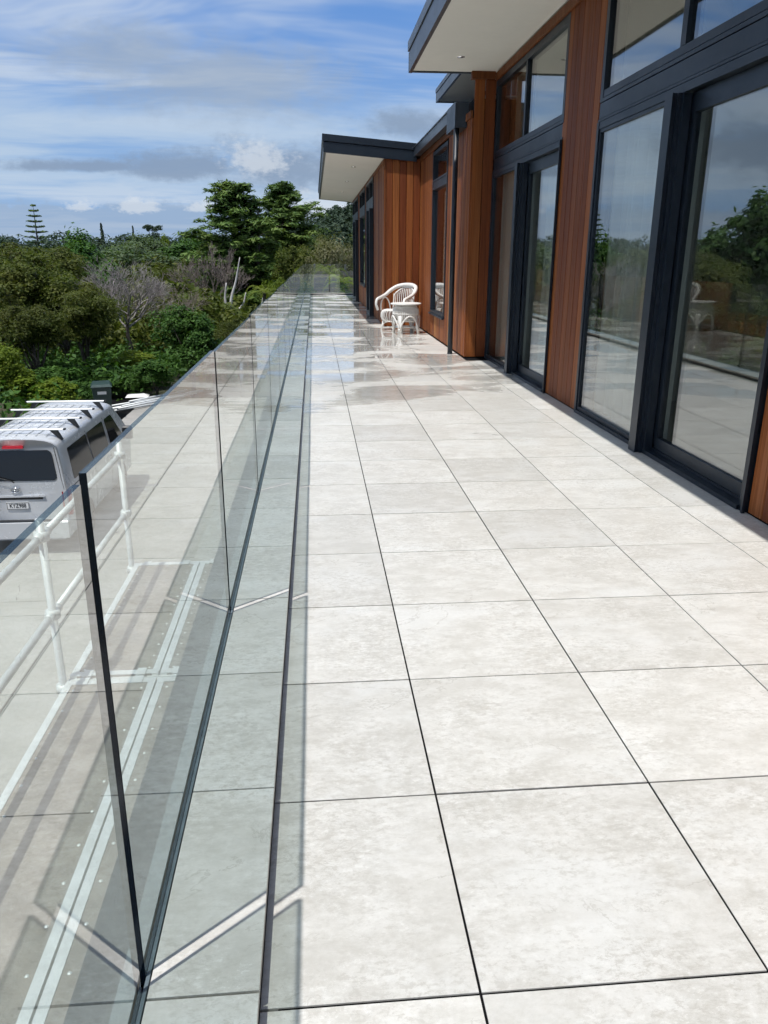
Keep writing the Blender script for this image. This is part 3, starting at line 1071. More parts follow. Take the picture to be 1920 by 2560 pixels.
bk = MB()
for i in range(15):
    t = -1 + 2 * i / 14
    ztop = 0.86 - 0.15 * abs(t) ** 2.2
    bk.tube([backpt(t, z) for z in (0.36, 0.5, 0.65, ztop)], 0.0085 if 0 < i < 14 else 0.014, 6)
bk.tube([backpt(-1 + 2 * i / 12, 0.40) for i in range(13)], 0.012, 6)
bk.tube([backpt(-1 + 2 * i / 12, 0.84 - 0.15 * abs(-1 + 2 * i / 12) ** 2.2) for i in range(13)], 0.014, 6)
bk.build('backrest', WP, chair)
for sx in (-1, 1):
    lp = MB()
    lp.tube(spline([(sx * 0.315, -0.20, 0.39), (sx * 0.325, -0.185, 0.52), (sx * 0.33, -0.12, 0.61), (sx * 0.325, -0.04, 0.645), (sx * 0.325, 0.05, 0.61), (sx * 0.315, 0.11, 0.52), (sx * 0.30, 0.13, 0.39)], 5), 0.013, 7)
    lp.build('arm_loop', WP, chair)
# drum shaped seat: cane hoops wrapped over front and sides
st = MB()


def seat_xy(a, r_=1.0):
    c, s_ = math.cos(a), math.sin(a)
    e = 0.72
    return (0.315 * r_ * math.copysign(abs(c) ** e, c), 0.29 * r_ * math.copysign(abs(s_) ** e, s_) - 0.03)


for i in range(48):
    a = 2 * math.pi * i / 48
    pts = []
    for r_, z in ((0.86, 0.395), (0.98, 0.388), (1.06, 0.345), (1.07, 0.27), (1.0, 0.21), (0.9, 0.185)):
        x, y_ = seat_xy(a, r_)
        pts.append((x, y_, z))
    st.tube(pts, 0.0085, 5)
for r_, z, rr in ((0.88, 0.392, 0.012), (0.9, 0.18, 0.014)):
    st.tube([(*seat_xy(2 * math.pi * i / 36, r_), z) for i in range(37)], rr, 6, False)
for i in range(17):
    x = -0.27 + 0.54 * i / 16
    l = 0.235 * (1 - (abs(x) / 0.3) ** 4) ** 0.5 if abs(x) < 0.3 else 0
    st.tube([(x, -0.03 - l, 0.398), (x, -0.03, 0.405), (x, -0.03 + l, 0.398)], 0.011, 5)
st.build('seat', WP, chair)
for sx in (-1, 1):
    for sy in (-1, 1):
        l = MB().tube([(sx * 0.235, -0.03 + sy * 0.20, 0.20), (sx * 0.245, -0.03 + sy * 0.215, 0.10), (sx * 0.265, -0.03 + sy * 0.235, 0.0)], 0.021, 8)
        l.tube(spline([(sx * 0.25, -0.03 + sy * 0.225, 0.06), (sx * 0.20, -0.03 + sy * 0.215, 0.14), (sx * 0.08, -0.03 + sy * 0.215, 0.178)], 4), 0.010, 6)
        l.build('leg', WP, chair)
MB().tube([(-0.25, -0.25, 0.055), (0.25, 0.19, 0.055)], 0.011, 6).tube([(0.25, -0.25, 0.068), (-0.25, 0.19, 0.068)], 0.011, 6).build('stretcher', WP, chair)

table = empty('cane_side_table', (1.40, 13.62, 0.0), R(12))
tag(table, 'round white cane side table in front of the cane armchair', 'table')
MB().lathe([(0.0, 0.520), (0.268, 0.520), (0.285, 0.527), (0.289, 0.536), (0.285, 0.545), (0.268, 0.550), (0.255, 0.547), (0.0, 0.5465)], 40).build('tabletop', WP, table)
bd = MB()
for i in range(44):
    a = 2 * math.pi * i / 44
    pr = ((0.165, 0.519), (0.20, 0.49), (0.235, 0.43), (0.245, 0.36), (0.24, 0.28), (0.225, 0.20))
    zlow = 0.20 + 0.13 * (0.5 + 0.5 * math.cos(4 * a)) ** 0.6
    bd.tube([(r_ * math.cos(a), r_ * math.sin(a), max(z, zlow)) for r_, z in pr if z > zlow - 0.07], 0.0085, 5)
for z, r_ in ((0.475, 0.208), (0.36, 0.247)):
    bd.tube([(r_ * math.cos(2 * math.pi * i / 32), r_ * math.sin(2 * math.pi * i / 32), z) for i in range(33)], 0.008, 5, False)
bd.tube([(0.215 * math.cos(2 * math.pi * i / 32), 0.215 * math.sin(2 * math.pi * i / 32), 0.235) for i in range(33)], 0.010, 5, False)
bd.build('barrel', WP, table)
for k_ in range(4):
    a = math.pi / 4 + k_ * math.pi / 2
    l = MB()
    for da in (-0.07, 0.07):
        l.tube([(0.235 * math.cos(a + da), 0.235 * math.sin(a + da), 0.33), (0.233 * math.cos(a + da), 0.233 * math.sin(a + da), 0.17), (0.262 * math.cos(a + da * 0.9), 0.262 * math.sin(a + da * 0.9), 0.0)], 0.0185, 8)
    l.tube([(0.268 * math.cos(a - 0.10), 0.268 * math.sin(a - 0.10), 0.075), (0.272 * math.cos(a), 0.272 * math.sin(a), 0.077), (0.268 * math.cos(a + 0.10), 0.268 * math.sin(a + 0.10), 0.075)], 0.012, 6)
    l.build('leg', WP, table)
    ar = MB()
    pts = []
    for i in range(17):
        b = a + (math.pi / 2) * i / 16
        z = 0.05 + 0.27 * math.sin(math.pi * i / 16) ** 0.75
        pts.append((0.258 * math.cos(b), 0.258 * math.sin(b), z))
    ar.tube(pts, 0.014, 7)
    ar.build('arch', WP, table)
MB().tube([(0.17 * math.cos(2 * math.pi * i / 32), 0.17 * math.sin(2 * math.pi * i / 32), 0.115) for i in range(33)], 0.011, 6, False).tube([(-0.18, -0.18, 0.10), (0.18, 0.18, 0.10)], 0.010, 6).tube([(0.18, -0.18, 0.10), (-0.18, 0.18, 0.10)], 0.010, 6).build('stretcher', WP, table)

# ================================================================== scaffold outside the glass
PZ = -1.22
scaf = empty('scaffold', (-1.4, 3.4, DZ))
tag(scaf, 'galvanised tube scaffold with guard rails standing outside the glass', 'scaffold')
SY = [-2.2, 0.60, 3.42, 5.42]
SXO, SXI = -1.98, -0.86
for y_ in SY:
    q = MB().tube([(SXO, y_, DZ + 0.01), (SXO, y_, -0.12)], 0.0242, 14)
    for z in (PZ - 0.06, PZ + 0.47, PZ + 0.99):
        q.lathe([(0.025, z - 0.03), (0.044, z - 0.028), (0.047, z), (0.044, z + 0.028), (0.025, z + 0.03)], 14, (SXO, y_, 0))
    q.lathe([(0.0, DZ + 0.004), (0.075, DZ + 0.004), (0.075, DZ + 0.012), (0.03, DZ + 0.014)], 12, (SXO, y_, 0))
    child_at(q.build('standard', M['galv']), scaf)
    q = MB().tube([(SXI, y_, DZ + 0.01), (SXI, y_, PZ - 0.03)], 0.0242, 12)
    child_at(q.build('standard', M['galv']), scaf)
    q = MB().tube([(SXO, y_, PZ - 0.055), (SXI, y_, PZ - 0.055)], 0.0242, 12)
    q.box(SXO + 0.03, SXI, y_ - 0.03, y_ + 0.03, PZ - 0.028, PZ - 0.012)
    child_at(q.build('transom', M['galv']), scaf)
for a, b in zip(SY[:-1], SY[1:]):
    for z in (PZ + 0.47, PZ + 0.99):
        q = MB().tube([(SXO, a + 0.05, z), (SXO, b - 0.05, z)], 0.0242, 12)
        for yy in (a + 0.05, b - 0.05):
            q.tube([(SXO, yy - 0.045, z), (SXO, yy + 0.045, z)], 0.031, 10)
        child_at(q.build('guard_rail', M['galv']), scaf)


def plank(x0, x1, y0, y1, label):
    p = empty('scaffold_plank', ((x0 + x1) / 2, (y0 + y1) / 2, PZ))
    tag(p, label, 'plank', 'scaffold planks outside the glass')
    w2, l2 = (x1 - x0) / 2, (y1 - y0) / 2
    MB().box(-w2 + 0.045, w2 - 0.045, -l2, l2, -0.012, 0.002).build('plywood', M['ply'], p)
    for sx in (-1, 1):
        q = MB()
        xa, xb = sorted((sx * (w2 - 0.046), sx * (w2 - 0.002)))
        q.box(xa, xb, -l2, l2, -0.07, 0.006)
        q.build('edge_strip', M['alu'], p)
        q = MB()
        n_ = 12
        for i in range(n_):
            q.lathe([(0.0, 0.0065), (0.006, 0.006), (0.009, 0.002)], 8, (sx * (w2 - 0.075), -l2 + (i + 0.5) * 2 * l2 / n_, 0))
        tag(q.build('rivet_row', M['alu'], p), kind='stuff')
    for sy in (-1, 1):
        q = MB()
        ya, yb = sorted((sy * l2, sy * (l2 - 0.05)))
        q.box(-w2 + 0.046, w2 - 0.046, ya, yb, 0.0025, 0.007)
        for sx in (-0.6, 0.6):
            ya2, yb2 = sorted((sy * (l2 - 0.06), sy * (l2 + 0.022)))
            q.box(sx * w2 - 0.03, sx * w2 + 0.03, ya2, yb2, 0.008, 0.014)
        q.build('end_cap', M['alu'], p)


names = ['outer scaffold plank nearest the camera', 'outer scaffold plank seen through the first glass panel', 'outer scaffold plank farthest from the camera']
names2 = [t.replace('outer', 'inner') for t in names]
for i, (a, b) in enumerate(zip(SY[:-1], SY[1:])):
    plank(-1.945, -1.376, a + 0.03, b - 0.03, names[i] + ', grey ply with aluminium edges')
    plank(-1.368, -0.80, a + 0.03, b - 0.03, names2[i] + ', grey ply with aluminium edges')

# ================================================================== van
van = empty('parked_van', (-5.30, 11.57, DZ))
tag(van, 'silver van with four roof bars parked on the concrete below the deck', 'van')
L_ = 4.695


def side_u(z):
    if z < 0.35:
        return 0.80
    if z < 1.08:
        return 0.80 + 0.0475 * math.sin(math.pi * (z - 0.35) / 1.46)
    return 0.8475 - 0.165 * (z - 1.08) - 0.05 * max(0, z - 1.55) ** 1.0


def rear_v(z):
    return 0.0 if z < 1.12 else 0.22 * (z - 1.12)


def front_v(z):
    if z < 0.95:
        return L_ - 0.02 * (0.95 - z)
    return L_ - (z - 0.95) * 0.72 - max(0, z - 1.25) * 0.35


prof = [(0.0, 0.24)] + [(side_u(z) * 0.90, 0.24) for z in (0.24,)] + [(side_u(z), z) for z in (0.30, 0.45, 0.62, 0.80, 0.98, 1.10, 1.22, 1.36, 1.50, 1.64, 1.76)]
u0 = side_u(1.76)
prof += [(u0 - 0.012, 1.82), (u0 - 0.04, 1.865), (u0 - 0.09, 1.90), (u0 - 0.20, 1.935), (u0 - 0.36, 1.955), (0.0, 1.968)]
nP = len(prof)
ringp = [(u, z) for u, z in prof] + [(-u, z) for u, z in reversed(prof[1:-1])]
nR = len(ringp)
stations = [0.0, 0.012, 0.03, 0.07, 0.15, 0.3, 0.45, 0.6, 0.75, 0.86, 0.93, 0.97, 0.988, 1.0]
v, f = [], []
for t in stations:
    e = min(t, 1 - t)
    shr = 1.0
    if e < 0.07:
        kk = (0.07 - e) / 0.07
        shr = 1 - 0.045 * kk ** 2.2
    for u, z in ringp:
        a, b = rear_v(z), front_v(z)
        zc = 1.05
        zz_ = zc + (z - zc) * (1 - (1 - shr) * 0.9)
        if z < zc:
            zz_ = z
        v.append((u * shr, a + (b - a) * t, zz_))
for s_ in range(len(stations) - 1):
    for k_ in range(nR):
        k2 = (k_ + 1) % nR
        f.append((s_ * nR + k_, s_ * nR + k2, (s_ + 1) * nR + k2, (s_ + 1) * nR + k_))
q = MB()
q._add(v, [tuple(reversed(t)) for t in f], 0, True)
# end caps strip by strip between mirrored points
for s_, flip in ((0, False), (len(stations) - 1, True)):
    o_ = s_ * nR
    cf = []
    for i in range(nP - 1):
        a, b = i, i + 1
        ma = (nR - i) % nR if 0 < i < nP - 1 else i
        mb = (nR - b) % nR if 0 < b < nP - 1 else b
        face = []
        for t in (a, b, mb, ma):
            if t not in face:
                face.append(t)
        if len(face) >= 3:
            fc = tuple(o_ + t for t in face)
            cf.append(fc if not flip else fc[::-1])
    q.f += [tuple(reversed(c)) for c in cf]
    q.mi += [0] * len(cf)
    q.sm += [True] * len(cf)
body = q.build('body', M['paint_van'], van)


def rounded(pts, r_, n_=5):
    """round the corners of a 2D outline"""
    out = []
    k_ = len(pts)
    for i in range(k_):
        p0, p1, p2 = Vector(pts[i - 1]), Vector(pts[i]), Vector(pts[(i + 1) % k_])
        a = p1 + (p0 - p1).normalized() * r_
        b = p1 + (p2 - p1).normalized() * r_
        for j in range(n_ + 1):
            t = j / n_
            out.append(a * (1 - t) ** 2 + p1 * 2 * t * (1 - t) + b * t * t)
    return out


def rear_panel(pts2, name, mat, off=0.006, r_=0.07, parent=van, th=0.02):
    o2 = rounded(pts2, r_)
    outer = [(p[0], rear_v(p[1]) - off + 0.0, p[1]) for p in o2]
    inner = [(p[0], rear_v(p[1]) - off + th + 0.03, p[1]) for p in o2]
    k_ = len(outer)
    q = MB()
    ff = [tuple(range(k_)), tuple(range(k_, 2 * k_))[::-1]] + [(i, k_ + i, k_ + (i + 1) % k_, (i + 1) % k_) for i in range(k_)]
    q._add(outer + inner, ff)
    return q.build(name, mat, parent)


def side_panel(pts2, name, mat, off=0.005, r_=0.05, sx=1):
    o2 = rounded(pts2, r_)
    outer = [(sx * (side_u(p[1]) + off), p[0], p[1]) for p in o2]
    inner = [(sx * (side_u(p[1]) - 0.02), p[0], p[1]) for p in o2]
    k_ = len(outer)
    q = MB()
    ff = [tuple(range(k_)), tuple(range(k_, 2 * k_))[::-1]] + [(i, k_ + i, k_ + (i + 1) % k_, (i + 1) % k_) for i in range(k_)]
    if sx > 0:
        ff = [t[::-1] for t in ff]
    q._add(outer + inner, ff)
    return q.build(name, mat, van)


rear_panel([(-0.68, 1.27), (0.68, 1.27), (0.60, 1.76), (-0.60, 1.76)], 'rear_window', M['van_glass'], 0.012, 0.09)
rear_panel([(-0.17, 1.795), (0.17, 1.795), (0.16, 1.835), (-0.16, 1.835)], 'brake_light', M['red'], 0.034, 0.012)
rear_panel([(-0.42, 0.955), (0.42, 0.955), (0.41, 1.012), (-0.41, 1.012)], 'plate_recess', M['black'], 0.004, 0.02)
gar = rear_panel([(-0.46, 1.00), (0.46, 1.00), (0.45, 1.03), (-0.45, 1.03)], 'garnish', M['paint_van'], 0.02, 0.012)
pl = rear_panel([(-0.18, 0.79), (0.18, 0.79), (0.18, 0.915), (-0.18, 0.915)], 'number_plate', M['plate'], 0.012, 0.012)
fr = MB()
for (x0, x1, z0, z1) in ((-0.176, 0.176, 0.794, 0.800), (-0.176, 0.176, 0.905, 0.911), (-0.176, -0.170, 0.800, 0.905), (0.170, 0.176, 0.800, 0.905)):
    fr.box(x0, x1, -0.015, -0.0125, z0, z1)
fr.build('plate_border', M['black'], pl)
tcu = bpy.data.curves.new('plate_text', 'FONT')
tcu.body = 'KYZ988'
tcu.size = 0.098
tcu.align_x = 'CENTER'
tcu.align_y = 'CENTER'
tcu.extrude = 0.001
tcu.offset = 0.0012
tcu.space_character = 1.02
tcu.materials.append(M['black'])
to = link('lettering_curve', tcu)
tme_ = bpy.data.meshes.new_from_object(to.evaluated_get(bpy.context.evaluated_depsgraph_get()))
tme_.name = 'lettering'
bpy.data.objects.remove(to)
to = link('lettering', tme_, pl)
to.location = (0, -0.0145, 0.853)
to.rotation_euler = (R(90), 0, 0)
to.scale = (0.80, 1, 1)
# emblem: three interlocking ovals
em = MB()


def oval(cx, cz, rx, rz, tr):
    em.tube([(cx + rx * math.cos(2 * math.pi * i / 28), -0.014, cz + rz * math.sin(2 * math.pi * i / 28)) for i in range(29)], tr, 6, False)


oval(0, 1.13, 0.075, 0.052, 0.008)
oval(0, 1.140, 0.052, 0.017, 0.006)
oval(0, 1.128, 0.019, 0.048, 0.006)
em.build('emblem', M['chrome'], van)
# seams, bumper, lamps
sm_ = MB()
for sx in (-1, 1):
    sm_.tube([(sx * 0.775, rear_v(z) - 0.002 + 0.01, z) for z in (0.62, 0.9, 1.12)] + [(sx * (side_u(z) - 0.075), rear_v(z) + 0.004, z) for z in (1.3, 1.5, 1.7, 1.80)], 0.006, 5)
sm_.build('tailgate_seam', M['black'], van)
bp = MB().chamfer(-0.80, 0.80, -0.10, 0.10, 0.30, 0.60, 0.02)
bp.build('rear_bumper', M['paint_van'], van)
MB().box(-0.70, 0.70, -0.103, -0.02, 0.602, 0.612).build('bumper_step', M['black'], van)
for sx in (-1, 1):
    q = MB().hexa([(sx * 0.735, -0.012, 0.66), (sx * 0.842, 0.06, 0.66), (sx * 0.842, 0.14, 0.66), (sx * 0.735, 0.14, 0.66),
                   (sx * 0.735, -0.012, 1.08), (sx * 0.845, 0.06, 1.08), (sx * 0.845, 0.14, 1.08), (sx * 0.735, 0.14, 1.08)])
    q.build('tail_light', M['red'], van)
q = MB().tube([(0.0, -0.02, 1.25), (-0.02, -0.035, 1.28), (-0.30, -0.022, 1.36)], 0.009, 6)
q.build('rear_wiper', M['black'], van)
for sx in (-1, 1):
    side_panel([(0.42, 1.18), (1.62, 1.18), (1.62, 1.70), (0.50, 1.70)], 'side_window', M['van_glass'], sx=sx)
    side_panel([(1.68, 1.18), (2.78, 1.18), (2.78, 1.70), (1.68, 1.70)], 'side_window', M['van_glass'], sx=sx)
    side_panel([(2.92, 1.14), (3.95, 1.14), (3.45, 1.70), (2.92, 1.70)], 'cab_window', M['van_glass'], sx=sx)
    q = MB()
    for yy in (1.65, 2.85):
        q.tube([(sx * (side_u(z) + 0.0005), yy, z) for z in (0.36, 0.6, 0.8, 1.0, 1.2, 1.4, 1.6, 1.75)], 0.0055, 5)
    q.tube([(sx * (side_u(1.10) + 0.0005), yy, 1.10) for yy in (0.3, 1.5, 2.7)], 0.006, 5)
    q.build('door_seam', M['black'], van)
    MB().chamfer(sx * 0.86 - 0.012, sx * 0.86 + 0.012, 2.60, 2.74, 0.98, 1.02, 0.006).build('door_handle', M['paint_van'], van)
    mi = MB().tube([(sx * 0.80, 3.72, 1.16), (sx * 0.93, 3.74, 1.20)], 0.022, 8)
    mi.chamfer(min(sx * 0.90, sx * 1.08), max(sx * 0.90, sx * 1.08), 3.66, 3.78, 1.13, 1.40, 0.03)
    mi.build('wing_mirror', M['black'], van)
    for yy in (1.05, 3.62):
        wv_ = empty('wheel', (sx * 0.74, yy, 0.33))
        wv_.parent = van
        cyl = [(0.20, -0.10), (0.30, -0.10), (0.325, -0.07), (0.33, 0), (0.325, 0.07), (0.30, 0.10), (0.20, 0.10)]
        q = MB().lathe(cyl, 28)
        q.v = [(z, x, y_) for x, y_, z in q.v]
        q.build('tyre', M['tyre'], wv_)
        q = MB().lathe([(0.0, -0.06), (0.10, -0.075), (0.20, -0.06), (0.205, 0.06), (0.10, 0.085), (0.0, 0.09)], 20)
        q.v = [(z, x, y_) for x, y_, z in q.v]
        q.build('rim', M['alu'], wv_)
wsz = [(0.97, 0), (1.3, 0), (1.72, 0)]
ws = [(-0.70, front_v(1.02) + 0.004, 1.02), (0.70, front_v(1.02) + 0.004, 1.02), (0.56, front_v(1.74) + 0.004, 1.74), (-0.56, front_v(1.74) + 0.004, 1.74)]
MB().poly(ws[::-1]).build('windscreen', M['van_glass'], van)
# pressed ribs in the roof
rb_ = MB()
zr_ = 1.958
for i in range(7):
    x = -0.48 + 0.16 * i
    zt_ = 1.968 - 0.10 * max(0.0, abs(x) - 0.22) ** 1.6 + 0.001
    rb_.tube([(x, 0.32 + 0.2 * j, zt_) for j in range(15)], 0.006, 5)
for i in range(8):
    yy = 0.42 + i * 0.38
    rb_.tube([(x, yy, 1.9685 - 0.10 * max(0.0, abs(x) - 0.22) ** 1.6) for x in (-0.54, -0.4, -0.2, 0, 0.2, 0.4, 0.54)], 0.005, 5)
tag(rb_.build('roof_rib', M['alu'], van), kind=None)
for yy in (0.46, 1.41, 2.26, 3.11):
    q = MB()
    q.chamfer(-0.755, 0.745, yy - 0.03, yy + 0.03, 2.028, 2.052, 0.006)
    b_ = q.build('roof_bar', M['alu'], van)
    for sx in (-1, 1):
        q = MB().hexa([(sx * 0.62, yy - 0.035, 1.925), (sx * 0.715, yy - 0.045, 1.86), (sx * 0.715, yy + 0.045, 1.86), (sx * 0.62, yy + 0.035, 1.925),
                       (sx * 0.52, yy - 0.028, 2.027), (sx * 0.64, yy - 0.03, 2.027), (sx * 0.64, yy + 0.03, 2.027), (sx * 0.52, yy + 0.028, 2.027)])
        q.build('bar_foot', M['black'], b_)
        MB().box(min(sx * 0.746, sx * 0.775), max(sx * 0.746, sx * 0.775), yy - 0.032, yy + 0.032, 2.026, 2.054).build('end_cap', M['black'], b_)

# ================================================================== wheelie bin
bin_ = empty('wheelie_bin', (-6.92, 23.35, DZ), R(14))
tag(bin_, 'dark green wheelie bin with closed lid standing beyond the van', 'bin')
q = MB().hexa([(-0.22, -0.26, 0.06), (0.22, -0.26, 0.06), (0.22, 0.24, 0.06), (-0.22, 0.24, 0.06), (-0.285, -0.33, 0.95), (0.285, -0.33, 0.95), (0.285, 0.34, 0.95), (-0.285, 0.34, 0.95)])
q.box(-0.30, 0.30, -0.345, 0.355, 0.951, 0.99)
q.build('bin_body', M['bin'], bin_)
q = MB().hexa([(-0.31, -0.40, 0.992), (0.31, -0.40, 0.992), (0.31, 0.37, 0.992), (-0.31, 0.37, 0.992), (-0.25, -0.30, 1.06), (0.25, -0.30, 1.06), (0.25, 0.33, 1.09), (-0.25, 0.33, 1.09)])
q.build('lid', M['bin'], bin_)
MB().tube([(-0.25, 0.40, 0.98), (0.25, 0.40, 0.98)], 0.018, 8).build('handle', M['bin'], bin_)
MB().hexa([(-0.13, -0.3195, 0.76), (0.13, -0.3195, 0.76), (0.13, -0.3, 0.76), (-0.13, -0.3, 0.76), (-0.13, -0.3275, 0.85), (0.13, -0.3275, 0.85), (0.13, -0.31, 0.85), (-0.13, -0.31, 0.85)]).build('sticker', M['plate'], bin_)
for sx in (-1, 1):
    q = MB().lathe([(0.0, -0.03), (0.09, -0.03), (0.10, 0), (0.09, 0.03), (0.0, 0.03)], 18)
    q.v = [(z + sx * 0.24, x + 0.24, y_ + 0.10) for x, y_, z in q.v]
    q.build('wheel', M['tyre'], bin_)

# ================================================================== stacked scaffold tubes and frames beyond the van
rp = random.Random(4)
for i in range(9):
    ang = R(-20 + rp.uniform(-5, 5))
    ln = rp.uniform(2.6, 3.8)
    cx_, cy_ = -5.9 + rp.uniform(-0.5, 0.5), 25.1 + 0.16 * i
    z = DZ + 0.03 + (0.05 if i % 3 == 1 else 0.10 if i % 3 == 2 else 0)
    q = MB().tube([(-ln / 2, 0, 0), (ln / 2, 0, 0)], 0.035, 10)
    o = q.build('scaffold_tube', M['galv'])
    o.location = (cx_, cy_, z)
    o.rotation_euler = (0, 0, ang + R(70))
    tag(o, 'loose galvanised scaffold tube in the heap beside the wheelie bin', 'tube', 'scaffold tubes heaped on the driveway')
o = MB().hexa([(-0.5, -0.5, 0), (0.6, -0.4, 0), (0.5, 0.5, 0), (-0.6, 0.4, 0), (-0.3, -0.3, 0.16), (0.4, -0.2, 0.2), (0.25, 0.3, 0.14), (-0.4, 0.25, 0.1)]).build('plastic_sheet', M['plate'])
o.location = (-6.5, 26.2, DZ + 0.16)
o.scale = (0.7, 0.7, 0.5)
tag(o, 'crumpled white plastic sheet lying on the heaped tubes', 'sheet')

# ================================================================== neighbours beyond the bush
def small_house(x, y_, z, wx, wy, hw, hr, label, rz=0.0, roof=None):
    h = empty('neighbour_house', (x, y_, z), rz)
    tag(h, label, 'house')
    MB().box(-wx / 2, wx / 2, -wy / 2, wy / 2, 0, hw).build('wall', M['house_wall'], h)
    ov = 0.5
    q = MB()
    vv_ = [(-wx / 2 - ov, -wy / 2 - ov, hw), (wx / 2 + ov, -wy / 2 - ov, hw), (wx / 2 + ov, wy / 2 + ov, hw), (-wx / 2 - ov, wy / 2 + ov, hw), (-wx / 2 - ov, 0, hw + hr), (wx / 2 + ov, 0, hw + hr)]
    q._add(vv_, [(0, 1, 5, 4), (2, 3, 4, 5), (0, 4, 3), (1, 2, 5), (0, 3, 2, 1)])
    q.build('roof', M['house_roof'], h)
    for sx in (-0.3, 0.3):
        wd = MB().box(sx * wx - 0.7, sx * wx + 0.7, -wy / 2 - 0.04, -wy / 2 + 0.02, 0.9, 2.0).build('window', M['plate'], h)
        MB().box(sx * wx - 0.62, sx * wx + 0.62, -wy / 2 - 0.06, -wy / 2 - 0.03, 0.98, 1.92).build('pane', M['van_glass'], wd)


small_house(-7.6, 72.0, -6.2, 9, 8, 1.9, 1.5, 'neighbouring house with grey roof showing below the white dead trunk')
small_house(-2.6, 86.0, -4.4, 8, 6, 2.9, 1.3, 'pale house half hidden behind the conifer trunks')
# timber retaining fence beyond the far glass
fen = empty('timber_fence', (0.6, 40.5, -3.0))
tag(fen, 'weathered horizontal board fence beyond the far glass', 'fence')
for i in range(13):
    z = 0.12 + i * 0.27
    MB().chamfer(-0.9, 2.4, -0.02, 0.02, z, z + 0.235, 0.006).build('slat', M['fence'], fen)
for i in range(5):
    MB().box(-0.9 + i * 0.79, -0.8 + i * 0.79, 0.022, 0.12, -1.6, 3.95).build('post', M['fence'], fen)


# ================================================================== trees
rng = np.random.default_rng(7)


def leaf_quads(C_, Nn, size, asp):
    """leaf shaped quads at C_ facing roughly Nn"""
    n_ = len(C_)
    rd = rng.normal(size=(n_, 3))
    t = rd - (rd * Nn).sum(1, keepdims=True) * Nn
    t /= np.linalg.norm(t, axis=1, keepdims=True) + 1e-9
    b = np.cross(Nn, t)
    s_ = size[:, None]
    V = np.stack([C_ - t * s_ * 0.5, C_ + b * s_ * asp * 0.5 - t * s_ * 0.05, C_ + t * s_ * 0.5, C_ - b * s_ * asp * 0.5 - t * s_ * 0.05], 1).reshape(-1, 3)
    Q = np.arange(n_ * 4).reshape(-1, 4)
    return V, Q


def unit(a):
    return a / (np.linalg.norm(a, axis=1, keepdims=True) + 1e-9)


def clump_leaves(cc, cr, n_, size, asp, flat=1.0, up=0.8, shell=0.55):
    """leaves spread through ragged clumps: cc centres, cr radii"""
    k_ = len(cc)
    idx = np.repeat(np.arange(k_), n_)
    d = unit(rng.normal(size=(len(idx), 3)))
    d[:, 2] = np.where(d[:, 2] < -0.45, -d[:, 2], d[:, 2])
    rr = rng.uniform(shell, 1.08, len(idx)) ** 0.8
    rr = np.where(rng.uniform(0, 1, len(idx)) < 0.10, rr * rng.uniform(1.1, 1.5, len(idx)), rr)
    P = cc[idx] + d * (rr * cr[idx])[:, None] * np.array([1, 1, flat])
    nn_ = unit(d + np.array([0, 0, up]) + rng.normal(scale=0.55, size=d.shape))
    return leaf_quads(P, nn_, rng.uniform(0.65, 1.35, len(idx)) * size, asp)


def crown(name, cx, rx, rz, n_cl, n_leaf, size, asp, mat, lobes=5, flat=0.8, cr=(0.24, 0.40)):
    """rounded crown of several lobes, each made of clumps"""
    lob = unit(rng.normal(size=(lobes, 3))) * np.array([0.55 * rx, 0.55 * rx, 0.45 * rz]) * rng.uniform(0.55, 1.0, (lobes, 1))
    lob[0] = (0, 0, 0.15 * rz)
    which = rng.integers(0, lobes, n_cl)
    d = unit(rng.normal(size=(n_cl, 3)))
    cc = lob[which] + d * np.array([0.55 * rx, 0.55 * rx, 0.52 * rz]) * rng.uniform(0.5, 1.0, (n_cl, 1))
    cc[:, 2] += cx
    crr = rng.uniform(cr[0] * 0.6, cr[1] * 1.12, n_cl) * rx
    V, Q = clump_leaves(cc, crr, n_leaf, size, asp, flat, 0.85)
    return array_mesh(name, V, Q, mat), cc


def limbs(name, base_h, cc, r0, mat, n_l=9, bend=0.25, top=None):
    """tapered trunk with limbs that reach to some of the clumps"""
    q = MB()
    tz = top if top else base_h
    tr = [(0, 0, 0), (rng.uniform(-.1, .1), rng.uniform(-.1, .1), tz * 0.4), (rng.uniform(-.2, .2), rng.uniform(-.2, .2), tz * 0.8), (rng.uniform(-.2, .2), rng.uniform(-.2, .2), tz)]
    q.tube(spline(tr, 4), [r0 * (1 - 0.055 * i) for i in range(13)], 9)
    sel = cc[rng.choice(len(cc), min(n_l, len(cc)), replace=False)]
    for c in sel:
        s0 = Vector((0, 0, tz * rng.uniform(0.35, 0.85)))
        e = Vector(c)
        mid = (s0 + e) / 2 + Vector((rng.uniform(-bend, bend), rng.uniform(-bend, bend), rng.uniform(-0.1, bend)))
        pp = spline([s0, mid, e], 4)
        q.tube(pp, [r0 * 0.42 * (1 - 0.10 * i) for i in range(len(pp))], 6)
    o = q.build(name, mat)
    me = o.data
    bpy.data.objects.remove(o)
    return me


